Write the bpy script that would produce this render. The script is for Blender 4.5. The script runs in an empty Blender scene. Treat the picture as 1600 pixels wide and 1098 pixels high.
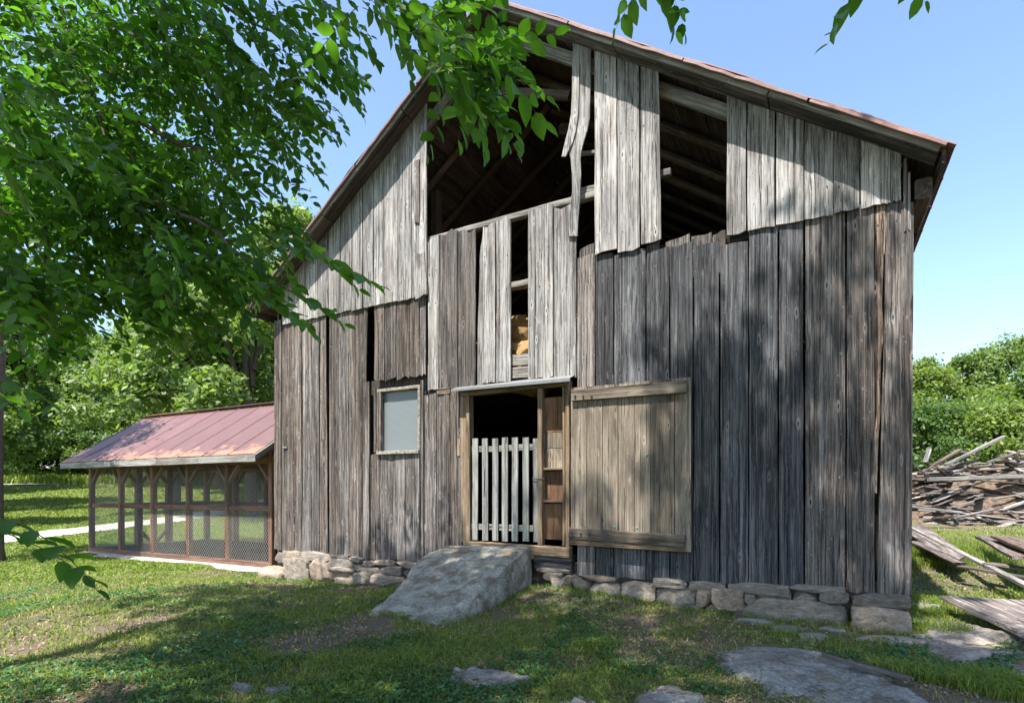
import bpy, bmesh, math, random
import numpy as np
from mathutils import Vector, Matrix, Quaternion
random.seed(7); rng = np.random.default_rng(7)
sc = bpy.context.scene
PI = math.pi

# ------------------------------------------------------------------ camera, sky, sun, exposure
FPX, HY = 900.0, 768.0                       # focal length and horizon row, in photo pixels (1600 x 1098)
YAW = math.atan2(900.0, 1680.0)
CAM = np.array([9.1386, -7.4951, 1.5])
FW = np.array([-math.sin(YAW), math.cos(YAW), 0.0]); RT = np.array([math.cos(YAW), math.sin(YAW), 0.0]); UP = np.array([0, 0, 1.0])
cd = bpy.data.cameras.new('camera'); co = bpy.data.objects.new('camera', cd); sc.collection.objects.link(co)
co.location = CAM; co.rotation_euler = (PI/2, 0, YAW)
cd.sensor_width = 36; cd.lens = 36*FPX/1600; cd.shift_y = (HY-549)/1600; cd.clip_end = 2000; cd.clip_start = 0.05
sc.camera = co
sc.render.resolution_x = 1024; sc.render.resolution_y = 702
SUN = Vector((-0.16, -1.0, 2.05)).normalized()      # towards the sun
w = bpy.data.worlds.new('World'); sc.world = w; w.use_nodes = True
nt = w.node_tree; bg = nt.nodes['Background']
sky = nt.nodes.new('ShaderNodeTexSky'); sky.sky_type = 'NISHITA'; sky.sun_disc = False
sky.sun_elevation = math.asin(SUN.z); sky.sun_rotation = math.atan2(SUN.x, SUN.y)
sky.air_density = 1.0; sky.dust_density = 1.0; sky.ozone_density = 2.2; sky.altitude = 100
nt.links.new(sky.outputs[0], bg.inputs[0]); bg.inputs[1].default_value = 0.15
sd = bpy.data.lights.new('sun', 'SUN'); so = bpy.data.objects.new('sun', sd); sc.collection.objects.link(so)
sd.energy = 5.0; sd.angle = math.radians(0.6); sd.color = (1.0, 0.955, 0.90)
so.rotation_euler = SUN.to_track_quat('Z', 'Y').to_euler()
sc.view_settings.view_transform = 'Standard'; sc.view_settings.look = 'None'
sc.view_settings.exposure = 1.3; sc.view_settings.gamma = 1.0; sc.view_settings.use_curve_mapping = False
try: sc.cycles.max_bounces = 8; sc.cycles.diffuse_bounces = 4; sc.cycles.transmission_bounces = 4
except Exception: pass

# ------------------------------------------------------------------ measuring helpers (photo ray -> point on a plane of the place)
def ray(px, py): return FW + RT*(px-800)/FPX + UP*(HY-py)/FPX
def fac(px, py, y=0.0):
    r = ray(px, py); return CAM + r*((y-CAM[1])/r[1])
def gnd(px, py, z=0.0):
    r = ray(px, py); return CAM + r*((z-CAM[2])/r[2])
def at(px, py, d): return CAM + ray(px, py)*d
def topx(P):
    v = np.asarray(P)-CAM; d = v@FW
    return 800+FPX*(v@RT)/d, HY-FPX*v[..., 2]/d, d
def sstep(a, b, x):
    t = np.clip((np.asarray(x, float)-a)/(b-a), 0, 1); return t*t*(3-2*t)
_h = rng.random((256, 256))
def vnoise(x, y):
    x = np.asarray(x, float); y = np.asarray(y, float)
    xi = np.floor(x).astype(int); yi = np.floor(y).astype(int); fx = x-xi; fy = y-yi
    fx = fx*fx*(3-2*fx); fy = fy*fy*(3-2*fy); g = lambda a, b: _h[a & 255, b & 255]
    return (g(xi, yi)*(1-fx)+g(xi+1, yi)*fx)*(1-fy)+(g(xi, yi+1)*(1-fx)+g(xi+1, yi+1)*fx)*fy
def fbm(x, y, o=4):
    s = 0; a = .5
    for k in range(o): s = s+a*vnoise(x*2**k+17*k, y*2**k+5*k); a *= .5
    return s
def H(x, y):                                  # the lie of the land
    x = np.asarray(x, float); y = np.asarray(y, float)
    d = (x-CAM[0])*FW[0]+(y-CAM[1])*FW[1]
    base = np.interp(x, [0, 2.5, 4, 5.8, 7.3, 10], [-.13, -.07, .02, .17, .05, 0])
    z = base*np.exp(-(np.minimum(y, 0)/1.1)**2)*(x > -3)*sstep(-3, 0, x)*sstep(12, 10, x)
    L = sstep(0.5, -2, x)
    z = z + L*-.15*(1-sstep(18, 26, d)) + sstep(-2, -8, x)*sstep(24, 60, d)*2.6
    R = sstep(9.6, 11.6, x)*sstep(-1, 2.5, y)
    z = z + R*(0.06+np.clip(d-7, 0, 16)*.055)
    z = z + (fbm(x*.6, y*.6, 3)-.45)*.10*sstep(60, 10, d)
    return z
def h1(x, y): return float(H(x, y))

# ------------------------------------------------------------------ object helpers
def link(o, parent=None):
    sc.collection.objects.link(o)
    if parent is not None: o.parent = parent
    return o
def mk(name, verts, faces, mat, parent=None, smooth=False):
    me = bpy.data.meshes.new(name); me.from_pydata([tuple(map(float, v)) for v in verts], [], faces); me.update()
    if mat: me.materials.append(mat)
    if smooth: me.polygons.foreach_set('use_smooth', [True]*len(me.polygons))
    return link(bpy.data.objects.new(name, me), parent)
def mk_np(name, V, nper, mat, parent=None, smooth=False):
    """V: (N,nper,3) polygons that do not share vertices, all with nper corners"""
    V = np.ascontiguousarray(V, dtype=np.float32); N = V.shape[0]
    me = bpy.data.meshes.new(name); me.vertices.add(N*nper); me.vertices.foreach_set('co', V.ravel())
    me.loops.add(N*nper); me.loops.foreach_set('vertex_index', np.arange(N*nper, dtype=np.int32))
    me.polygons.add(N); me.polygons.foreach_set('loop_start', np.arange(0, N*nper, nper, dtype=np.int32))
    me.update(calc_edges=True); me.materials.append(mat)
    return link(bpy.data.objects.new(name, me), parent)
def mk_idx(name, V, Q, mat, parent=None, smooth=True):
    """V (n,3), Q (m,k) indices"""
    V = np.ascontiguousarray(V, dtype=np.float32); Q = np.ascontiguousarray(Q, dtype=np.int32); m, k = Q.shape
    me = bpy.data.meshes.new(name); me.vertices.add(len(V)); me.vertices.foreach_set('co', V.ravel())
    me.loops.add(m*k); me.loops.foreach_set('vertex_index', Q.ravel())
    me.polygons.add(m); me.polygons.foreach_set('loop_start', np.arange(0, m*k, k, dtype=np.int32))
    me.update(calc_edges=True); me.materials.append(mat)
    if smooth: me.polygons.foreach_set('use_smooth', np.ones(m, dtype=bool))
    return link(bpy.data.objects.new(name, me), parent)
def empty(name, loc=(0, 0, 0)):
    o = bpy.data.objects.new(name, None); o.location = loc; o.empty_display_size = .2; return link(o)
def tag(o, label=None, cat=None, group=None, kind=None):
    if label: o['label'] = label
    if cat: o['category'] = cat
    if group: o['group'] = group
    if kind: o['kind'] = kind
    return o
def setparent_keep(o, parent):
    o.parent = parent; o.matrix_parent_inverse = Matrix.Translation(-parent.location)
def root_thing(name, loc, label, cat, group=None):
    return tag(empty(name, loc), label, cat, group)
def adopt(o, root):                            # meshes are built in world coordinates
    o.parent = root; o.matrix_parent_inverse = Matrix.Translation(-Vector(root.location)); return o

def bar(name, p0, p1, w, t, mat, root=None, up=(0, 0, 1), seg=5, jit=.004, ends=0.0, round_=False, bow=0.0):
    """a timber from p0 to p1, its mesh along local Z: w across, t along 'up'"""
    p0 = Vector(p0); p1 = Vector(p1); L = (p1-p0).length; zc = (p1-p0)/L
    u = Vector(up); yc = (u-zc*u.dot(zc)).normalized(); xc = yc.cross(zc)
    r = random.Random(hash((round(p0.x, 3), round(p0.y, 3), round(p0.z, 3), round(L, 3))) & 0xffff)
    if round_: sec = [(math.cos(a)*w/2, math.sin(a)*t/2) for a in [2*PI*k/8 for k in range(8)]]
    else:
        b = min(w, t)*.12
        sec = [(-w/2+b, -t/2), (w/2-b, -t/2), (w/2, -t/2+b), (w/2, t/2-b), (w/2-b, t/2), (-w/2+b, t/2), (-w/2, t/2-b), (-w/2, -t/2+b)]
    V = []; F = []; n = len(sec)
    for i in range(seg+1):
        z = L*i/seg; ox = r.uniform(-jit, jit); oy = r.uniform(-jit, jit)+bow*math.sin(PI*i/seg); s = 1+r.uniform(-jit, jit)*4
        for k, (a, c) in enumerate(sec):
            zz = z+(r.uniform(-ends, ends) if i in (0, seg) else 0)
            V.append((a*s+ox, c*s+oy, zz))
    for i in range(seg):
        for k in range(n):
            a = i*n+k; b2 = i*n+(k+1) % n; F.append((a, b2, b2+n, a+n))
    F.append(tuple(range(n-1, -1, -1))); F.append(tuple(seg*n+k for k in range(n)))
    o = mk(name, V, F, mat)
    o.matrix_world = Matrix(((xc.x, yc.x, zc.x, p0.x), (xc.y, yc.y, zc.y, p0.y), (xc.z, yc.z, zc.z, p0.z), (0, 0, 0, 1)))
    if root is not None: adopt_m(o, root)
    return o
def world_of(o):
    m = o.matrix_basis.copy()
    return m if o.parent is None else world_of(o.parent) @ o.matrix_parent_inverse @ m
def adopt_m(o, root):
    o.parent = root; o.matrix_parent_inverse = world_of(root).inverted(); return o

# ------------------------------------------------------------------ materials
def newmat(name):
    m = bpy.data.materials.new(name); m.use_nodes = True; n = m.node_tree; b = n.nodes['Principled BSDF']
    b.inputs['Roughness'].default_value = .85; b.inputs['Specular IOR Level'].default_value = .25
    return m, n, b
def N(n, t, **k):
    x = n.nodes.new(t)
    for a, v in k.items():
        if a in x.inputs: x.inputs[a].default_value = v
        else: setattr(x, a, v)
    return x
def noise(n, vec, scale, detail=4, rough=.6, dist=0):
    x = N(n, 'ShaderNodeTexNoise'); x.inputs['Scale'].default_value = scale; x.inputs['Detail'].default_value = detail
    x.inputs['Roughness'].default_value = rough; x.inputs['Distortion'].default_value = dist
    if vec is not None: n.links.new(vec, x.inputs['Vector'])
    return x.outputs[0]
def ramp(n, fac_, stops, interp='LINEAR'):
    x = n.nodes.new('ShaderNodeValToRGB'); x.color_ramp.interpolation = interp
    while len(x.color_ramp.elements) < len(stops): x.color_ramp.elements.new(.5)
    for e, (p, c) in zip(x.color_ramp.elements, stops): e.position = p; e.color = (*c, 1) if len(c) == 3 else c
    n.links.new(fac_, x.inputs[0]); return x.outputs[0]
def mix(n, f, a, b, mode='MIX'):
    x = n.nodes.new('ShaderNodeMix'); x.data_type = 'RGBA'; x.blend_type = mode
    for i, v in ((0, f), (6, a), (7, b)):
        if isinstance(v, (int, float)): x.inputs[i].default_value = v
        elif isinstance(v, tuple): x.inputs[i].default_value = (*v, 1)
        else: n.links.new(v, x.inputs[i])
    return x.outputs[2]
def math_(n, op, a, b=0.0, c=None):
    x = n.nodes.new('ShaderNodeMath'); x.operation = op
    for i, v in enumerate((a, b) if c is None else (a, b, c)):
        if isinstance(v, (int, float)): x.inputs[i].default_value = v
        else: n.links.new(v, x.inputs[i])
    return x.outputs[0]
def vmap(n, vec, sc_):
    x = n.nodes.new('ShaderNodeMapping'); x.inputs['Scale'].default_value = sc_; n.links.new(vec, x.inputs[0]); return x.outputs[0]
def bump(n, b, h, strength, dist=.01):
    x = n.nodes.new('ShaderNodeBump'); x.inputs['Strength'].default_value = strength; x.inputs['Distance'].default_value = dist
    n.links.new(h, x.inputs['Height']); n.links.new(x.outputs[0], b.inputs['Normal'])
def objvec(n, per_object=True):
    tc = n.nodes.new('ShaderNodeTexCoord'); v = tc.outputs['Object']
    if not per_object: return v, None
    oi = n.nodes.new('ShaderNodeObjectInfo')
    a = n.nodes.new('ShaderNodeVectorMath'); a.operation = 'MULTIPLY_ADD'; a.inputs[1].default_value = (1, 1, 1)
    s = n.nodes.new('ShaderNodeVectorMath'); s.operation = 'SCALE'; s.inputs[0].default_value = (37.1, 21.7, 53.3)
    n.links.new(oi.outputs['Random'], s.inputs['Scale']); n.links.new(v, a.inputs[0]); n.links.new(s.outputs[0], a.inputs[2])
    return a.outputs[0], oi.outputs['Random']
def wood(name, dark, mid, light, tint=None, tint_amt=0.0, contrast=1.0, knots=True, var=.35, green=0.0, scars=0.0):
    m, n, b = newmat(name); v, rnd = objvec(n)
    # the grain bends round the knots
    kn = N(n, 'ShaderNodeTexVoronoi'); kn.inputs['Scale'].default_value = 1.0; kn.inputs['Randomness'].default_value = 1
    n.links.new(vmap(n, v, (6.5, 6.5, 1.9)), kn.inputs['Vector']); kd = kn.outputs['Distance']
    wob = noise(n, vmap(n, v, (3, 3, 1.6)), 1.5, 2)
    wv = n.nodes.new('ShaderNodeVectorMath'); wv.operation = 'MULTIPLY_ADD'
    n.links.new(wob, wv.inputs[0]); wv.inputs[1].default_value = (.03, .03, 0); n.links.new(v, wv.inputs[2])
    fine = noise(n, vmap(n, wv.outputs[0], (80, 80, 1.3)), 1, 7, .75)
    mid_n = noise(n, vmap(n, wv.outputs[0], (34, 34, .45)), 1, 5, .75, .15)
    big = noise(n, vmap(n, v, (4.5, 4.5, .9)), 1, 6, .65, .4)
    g = math_(n, 'ADD', math_(n, 'MULTIPLY', fine, .5), math_(n, 'MULTIPLY', mid_n, .5))
    lo, hi = .5-.115/contrast, .5+.125/contrast
    col = ramp(n, g, [(lo, dark), (.5, mid), (hi, light)])
    col = mix(n, math_(n, 'MULTIPLY', ramp(n, big, [(.40, (1, 1, 1)), (.56, (0, 0, 0))]), .85), col, mix(n, 1.0, col, (.52, .50, .50), 'MULTIPLY'))
    sp = noise(n, vmap(n, v, (60, 60, 34)), 1, 2, .5)
    col = mix(n, math_(n, 'MULTIPLY', ramp(n, sp, [(.70, (0, 0, 0)), (.74, (1, 1, 1))]), .5), col, tuple(min(1, c*1.35) for c in light))
    col = mix(n, math_(n, 'MULTIPLY', ramp(n, sp, [(.25, (1, 1, 1)), (.29, (0, 0, 0))]), .7), col, dark)
    if tint:
        tn = noise(n, vmap(n, v, (9, 9, .8)), 1, 4, .6)
        col = mix(n, math_(n, 'MULTIPLY', ramp(n, tn, [(.42, (0, 0, 0)), (.62, (1, 1, 1))]), tint_amt), col, mix(n, 1.0, col, tint, 'MULTIPLY'))
    # long checks and splits
    ck = noise(n, vmap(n, wv.outputs[0], (60, 60, .75)), 1, 2, .5)
    ckm = ramp(n, ck, [(.33, (1, 1, 1)), (.37, (0, 0, 0))])
    col = mix(n, math_(n, 'MULTIPLY', ckm, .8), col, (.012, .011, .010))
    if knots:
        jit = noise(n, vmap(n, v, (40, 40, 25)), 1, 2)
        kdd = math_(n, 'ADD', kd, math_(n, 'MULTIPLY', jit, .06))
        ring = ramp(n, kdd, [(.085, (0, 0, 0)), (.10, (1, 1, 1)), (.14, (1, 1, 1)), (.2, (0, 0, 0))])
        core = ramp(n, kdd, [(.075, (1, 1, 1)), (.1, (0, 0, 0))])
        col = mix(n, math_(n, 'MULTIPLY', ring, .35), col, tuple(min(1, c*1.3) for c in light))
        col = mix(n, math_(n, 'MULTIPLY', core, .85), col, (.03, .022, .018))
    if scars:
        sv = N(n, 'ShaderNodeTexVoronoi'); sv.inputs['Scale'].default_value = 1.0; n.links.new(vmap(n, wv.outputs[0], (11, 11, 6.5)), sv.inputs['Vector'])
        sj = math_(n, 'ADD', sv.outputs['Distance'], math_(n, 'MULTIPLY', noise(n, vmap(n, v, (70, 70, 22)), 1, 4), .34))
        col = mix(n, math_(n, 'MULTIPLY', ramp(n, sj, [(.23, (1, 1, 1)), (.28, (0, 0, 0))]), scars), col, tuple(min(1, c*1.5) for c in light))
    # board to board tone
    tone = ramp(n, rnd, [(0, (1-var,)*3), (1, (1+var*.35,)*3)])
    col = mix(n, 1.0, col, tone, 'MULTIPLY')
    if green:
        gn = noise(n, vmap(n, v, (5, 5, 1.2)), 1, 3)
        col = mix(n, math_(n, 'MULTIPLY', ramp(n, gn, [(.5, (0, 0, 0)), (.7, (1, 1, 1))]), green), col, (.22, .30, .24))
    n.links.new(col, b.inputs['Base Color'])
    hh = math_(n, 'SUBTRACT', g, math_(n, 'MULTIPLY', ckm, .6))
    bump(n, b, hh, .9, .012); b.inputs['Roughness'].default_value = .8
    return m
M = {}
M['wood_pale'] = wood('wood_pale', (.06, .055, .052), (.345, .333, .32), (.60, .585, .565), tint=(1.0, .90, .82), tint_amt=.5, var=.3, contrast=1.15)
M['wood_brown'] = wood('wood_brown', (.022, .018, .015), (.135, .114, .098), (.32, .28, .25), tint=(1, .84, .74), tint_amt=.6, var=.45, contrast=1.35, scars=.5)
M['wood_blue_shade'] = wood('wood_blue_shade', (.014, .015, .017), (.078, .082, .088), (.20, .205, .212), tint=(1.1, .96, .86), tint_amt=.5, var=.4, contrast=1.25, scars=.25)  # blue-grey of the tree-shaded lower wall, shade put into the board colour
M['wood_mid'] = wood('wood_mid', (.03, .026, .024), (.165, .148, .136), (.36, .335, .315), tint=(1, .86, .76), tint_amt=.6, var=.42, contrast=1.3, scars=.35)
M['wood_rot'] = wood('wood_rot', (.035, .02, .014), (.17, .115, .08), (.42, .34, .26), var=.1, contrast=1.7)
M['wood_roof'] = wood('wood_roof', (.03, .022, .018), (.10, .072, .06), (.19, .145, .12), var=.3)
M['wood_edge'] = wood('wood_edge', (.10, .095, .085), (.30, .28, .25), (.46, .44, .40), var=.2)
M['wood_pole'] = wood('wood_pole', (.04, .028, .02), (.13, .092, .068), (.23, .175, .13), var=.25)
M['wood_new'] = wood('wood_new', (.13, .085, .05), (.28, .20, .125), (.40, .30, .20), var=.3, contrast=.9)
M['wood_door'] = wood('wood_door', (.09, .070, .05), (.24, .195, .145), (.38, .32, .25), tint=(.95, .97, .95), tint_amt=.7, var=.5, contrast=1.0)
M['wood_picket'] = wood('wood_picket', (.10, .092, .08), (.29, .28, .25), (.43, .42, .39), tint=(.88, .97, .96), tint_amt=.8, var=.15)
M['wood_panel'] = wood('wood_panel', (.16, .085, .05), (.30, .165, .095), (.38, .24, .15), var=.35, contrast=.7)
M['wood_post'] = wood('wood_post', (.10, .05, .035), (.23, .125, .085), (.34, .21, .15), var=.25)
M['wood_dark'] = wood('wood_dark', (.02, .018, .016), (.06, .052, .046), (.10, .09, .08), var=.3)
M['wood_scrap'] = wood('wood_scrap', (.09, .08, .07), (.30, .27, .24), (.52, .48, .44), tint=(1, .8, .65), tint_amt=.7, var=.55)

def rockmat(name, c1, c2, c3, moss=0.0):
    m, n, b = newmat(name); v, rnd = objvec(n)
    a = noise(n, v, 3.2, 8, .65, .3); f = noise(n, v, 38, 6, .7); s = noise(n, vmap(n, v, (3, 3, 14)), 1, 4, .6)
    g = math_(n, 'ADD', math_(n, 'MULTIPLY', a, .5), math_(n, 'MULTIPLY', f, .5))
    col = ramp(n, g, [(.36, c1), (.5, c2), (.62, c3)])
    tone = ramp(n, rnd, [(0, (.62, .63, .64)), (.5, (1, .97, .93)), (1, (1.12, .95, .80))]); col = mix(n, 1.0, col, tone, 'MULTIPLY')
    cr = N(n, 'ShaderNodeTexVoronoi'); cr.feature = 'DISTANCE_TO_EDGE'; cr.inputs['Scale'].default_value = 2.6
    dv = n.nodes.new('ShaderNodeVectorMath'); dv.operation = 'MULTIPLY_ADD'; n.links.new(a, dv.inputs[0]); dv.inputs[1].default_value = (.5, .5, .5); n.links.new(v, dv.inputs[2])
    n.links.new(dv.outputs[0], cr.inputs['Vector']); crm = ramp(n, cr.outputs['Distance'], [(0, (1, 1, 1)), (.025, (0, 0, 0))])
    col = mix(n, math_(n, 'MULTIPLY', crm, .5), col, (.05, .045, .04))
    if moss:
        mn = noise(n, v, 5, 5, .6)
        col = mix(n, math_(n, 'MULTIPLY', ramp(n, mn, [(.5, (0, 0, 0)), (.62, (1, 1, 1))]), moss), col, (.15, .115, .075))
    n.links.new(col, b.inputs['Base Color']); b.inputs['Roughness'].default_value = .9
    hh = math_(n, 'SUBTRACT', math_(n, 'ADD', math_(n, 'ADD', g, math_(n, 'MULTIPLY', s, .4)), math_(n, 'MULTIPLY', f, .3)), math_(n, 'MULTIPLY', crm, .25)); bump(n, b, hh, .8, .03)
    return m
M['stone'] = rockmat('stone', (.14, .12, .098), (.31, .27, .225), (.48, .44, .385))
M['rock'] = rockmat('rock', (.12, .115, .105), (.26, .25, .23), (.42, .41, .385), moss=.6)
M['slab'] = rockmat('slab', (.125, .125, .11), (.29, .285, .25), (.47, .465, .42), moss=.8)
M['mortar'] = rockmat('mortar', (.05, .045, .04), (.10, .09, .08), (.16, .15, .13))

def metal(name, base, rust, amt, rough=.45, rustz=None):
    m, n, b = newmat(name); v, rnd = objvec(n)
    a = noise(n, v, 1.6, 6, .65); f = noise(n, v, 24, 4)
    c = mix(n, math_(n, 'MULTIPLY', ramp(n, a, [(.46, (0, 0, 0)), (.66, (1, 1, 1))]), amt), base, rust)
    c = mix(n, .35, c, ramp(n, f, [(.3, tuple(x*.6 for x in base)), (.7, tuple(min(1, x*1.35) for x in base))]))
    tone = ramp(n, rnd, [(0, (.85,)*3), (1, (1.1,)*3)]); c = mix(n, 1.0, c, tone, 'MULTIPLY')
    if rustz:                                   # rust creeping up from the eave edge
        sx = n.nodes.new('ShaderNodeSeparateXYZ'); tc = n.nodes.new('ShaderNodeTexCoord'); n.links.new(tc.outputs['Object'], sx.inputs[0])
        e = math_(n, 'ADD', sx.outputs[2], math_(n, 'MULTIPLY', noise(n, v, 3.5, 4), -1.1))
        c = mix(n, ramp(n, math_(n, 'SUBTRACT', e, rustz-.52), [(.0, (.9, .9, .9)), (.13, (0, 0, 0))]), c, (.30, .15, .085))
    n.links.new(c, b.inputs['Base Color']); b.inputs['Roughness'].default_value = rough; b.inputs['Specular IOR Level'].default_value = .6
    bump(n, b, f, .15, .01); return m
M['roof_red'] = metal('roof_red', (.20, .105, .09), (.32, .19, .15), .7)
M['roof_pav'] = metal('roof_pav', (.125, .058, .052), (.17, .088, .068), .7, .55, rustz=2.30)
M['drip'] = metal('drip', (.19, .195, .20), (.15, .14, .125), .8, .6)
M['bolt'] = metal('bolt', (.05, .045, .045), (.12, .06, .04), .5, .6)
M['wire'] = metal('wire', (.30, .29, .26), (.12, .10, .085), .5, .5)
def plain(name, c, rough=.85, spec=.25, nz=12, amt=.25):
    m, n, b = newmat(name); v, rnd = objvec(n)
    f = noise(n, v, nz, 6, .65)
    n.links.new(ramp(n, f, [(.3, tuple(x*(1-amt) for x in c)), (.7, tuple(min(1, x*(1+amt)) for x in c))]), b.inputs['Base Color'])
    b.inputs['Roughness'].default_value = rough; b.inputs['Specular IOR Level'].default_value = spec; bump(n, b, f, .5, .01); return m
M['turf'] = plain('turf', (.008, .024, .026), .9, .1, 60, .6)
M['teal'] = plain('teal_paint', (.12, .42, .33))
M['concrete'] = plain('concrete', (.42, .38, .33), .9, .2, 9, .3)
M['hay'] = plain('hay', (.30, .19, .09), .9, .1, 40, .6)
M['glass_frame'] = plain('paint', (.25, .225, .18), .85, .2, 30, .7)
M['bark'] = plain('bark', (.10, .08, .065), .95, .1, 25, .5)
M['bark_pale'] = plain('bark_pale', (.20, .18, .15), .95, .1, 25, .5)
M['sawdust'] = plain('sawdust', (.12, .088, .062), .95, .1, 9, .7)

def screenmat():
    m, n, b = newmat('window_screen'); tc = n.nodes.new('ShaderNodeTexCoord'); v = tc.outputs['Object']
    wv = N(n, 'ShaderNodeTexWave'); wv.wave_type = 'BANDS'; wv.bands_direction = 'Z'; wv.inputs['Scale'].default_value = 17; wv.inputs['Distortion'].default_value = .6; n.links.new(v, wv.inputs[0])
    a = noise(n, v, 4, 5)
    c = mix(n, ramp(n, wv.outputs[0], [(.3, (0, 0, 0)), (.8, (1, 1, 1))]), (.10, .115, .12), (.22, .245, .25))
    c = mix(n, ramp(n, a, [(.4, (0, 0, 0)), (.7, (.5, .5, .5))]), c, (.16, .17, .17))
    n.links.new(c, b.inputs['Base Color']); b.inputs['Roughness'].default_value = .35; b.inputs['Specular IOR Level'].default_value = .5; return m
M['screen'] = screenmat()

def leafmat(name, c1, c2, trans=.35, tcol=None, rough=.5, rand_amt=1.0):
    m, n, b = newmat(name); out = n.nodes['Material Output']
    geo = n.nodes.new('ShaderNodeNewGeometry')
    c = ramp(n, geo.outputs['Random Per Island'], [(0, c1), (.85, c2), (1, tuple(x*1.25 for x in c2))])
    n.links.new(c, b.inputs['Base Color']); b.inputs['Roughness'].default_value = rough; b.inputs['Specular IOR Level'].default_value = .35
    tr = n.nodes.new('ShaderNodeBsdfTranslucent'); tc = mix(n, 1.0, c, tcol or (1.6, 1.9, .6), 'MULTIPLY'); n.links.new(tc, tr.inputs[0])
    ms = n.nodes.new('ShaderNodeMixShader'); ms.inputs[0].default_value = trans
    n.links.new(b.outputs[0], ms.inputs[1]); n.links.new(tr.outputs[0], ms.inputs[2]); n.links.new(ms.outputs[0], out.inputs[0]); return m
M['leaf'] = leafmat('elm_leaf', (.03, .085, .012), (.085, .185, .024), .5, (1.7, 2.0, .6), .38)
M['leaf_far1'] = leafmat('leaf_green', (.055, .10, .022), (.13, .19, .045), .35)
M['leaf_far2'] = leafmat('leaf_dark', (.035, .075, .02), (.09, .15, .035), .33)
M['leaf_far3'] = leafmat('leaf_yellow', (.085, .13, .03), (.18, .23, .05), .35)
M['leaf_walnut'] = leafmat('leaf_pale', (.085, .13, .04), (.19, .25, .08), .38)
M['grass'] = leafmat('grass_blade', (.075, .14, .018), (.22, .27, .05), .35, (1.5, 1.6, .6), .6)
M['grass_dry'] = leafmat('grass_dry', (.26, .21, .09), (.44, .37, .18), .25, (1.2, 1.1, .8), .8)
M['clover'] = leafmat('clover_leaf', (.025, .085, .03), (.06, .15, .045), .3, (1.4, 1.6, .6), .5)
M['straw'] = leafmat('dead_leaf', (.13, .08, .045), (.34, .25, .16), .1, (1, 1, 1), .9)

def groundmat():
    m, n, b = newmat('ground'); tc = n.nodes.new('ShaderNodeTexCoord'); v = tc.outputs['Object']
    a = noise(n, v, .55, 5, .6); f = noise(n, v, 9, 8, .7); g = noise(n, v, 45, 6, .7); l = noise(n, v, .09, 3)
    grass = ramp(n, f, [(.3, (.06, .085, .02)), (.5, (.12, .15, .04)), (.7, (.21, .21, .08))])
    soil = ramp(n, g, [(.3, (.07, .052, .036)), (.5, (.17, .13, .095)), (.7, (.30, .25, .19))])
    # close to the camera the turf is worn and thin, farther out the sward closes
    sx = n.nodes.new('ShaderNodeSeparateXYZ'); n.links.new(v, sx.inputs[0])
    far = math_(n, 'MULTIPLY', math_(n, 'ADD', sx.outputs[0], 2.0), -.25)
    k = math_(n, 'SUBTRACT', math_(n, 'ADD', a, math_(n, 'MULTIPLY', g, .25)), math_(n, 'MINIMUM', math_(n, 'MAXIMUM', far, 0.0), .35))
    c = mix(n, ramp(n, k, [(.54, (0, 0, 0)), (.68, (1, 1, 1))]), grass, soil)
    n.links.new(c, b.inputs['Base Color']); b.inputs['Roughness'].default_value = .95; b.inputs['Specular IOR Level'].default_value = .1
    bump(n, b, math_(n, 'ADD', f, g), .8, .05); return m
M['ground'] = groundmat()
def gravelmat():
    m, n, b = newmat('gravel'); tc = n.nodes.new('ShaderNodeTexCoord'); v = tc.outputs['Object']
    f = noise(n, v, 60, 6, .8); a = noise(n, v, .8, 4)
    c = ramp(n, f, [(.3, (.26, .245, .22)), (.7, (.52, .50, .46))]); c = mix(n, ramp(n, a, [(.55, (0, 0, 0)), (.7, (.5, .5, .5))]), c, (.16, .17, .08))
    n.links.new(c, b.inputs['Base Color']); bump(n, b, f, .6, .02); return m
M['gravel'] = gravelmat()

# ================================================================== SETTING
def structure(o): o['kind'] = 'structure'; return o
def axis(segs):
    out = []
    for a, b_, s in segs: out += list(np.arange(a, b_, s))
    out.append(segs[-1][1]); return np.array(out)
gx = axis([(-400, -80, 20), (-80, -20, 2), (-20, -2, .5), (-2, 13, .12), (13, 30, .6), (30, 90, 3), (90, 400, 20)])
gy = axis([(-300, -30, 15), (-30, -8, 1.5), (-8, 3, .12), (3, 12, .4), (12, 40, 1), (40, 100, 4), (100, 500, 25)])
X, Y = np.meshgrid(gx, gy); Z = H(X, Y)
near = (X > -2) & (X < 13) & (Y > -8) & (Y < 3)
Z = Z + near*(fbm(X*3, Y*3, 3)-.45)*.05
nx, ny = len(gx), len(gy); ii = np.arange(nx*ny).reshape(ny, nx)
Q = np.stack([ii[:-1, :-1], ii[:-1, 1:], ii[1:, 1:], ii[1:, :-1]], -1).reshape(-1, 4)
structure(mk_idx('ground', np.stack([X, Y, Z], -1).reshape(-1, 3), Q, M['ground']))

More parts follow.
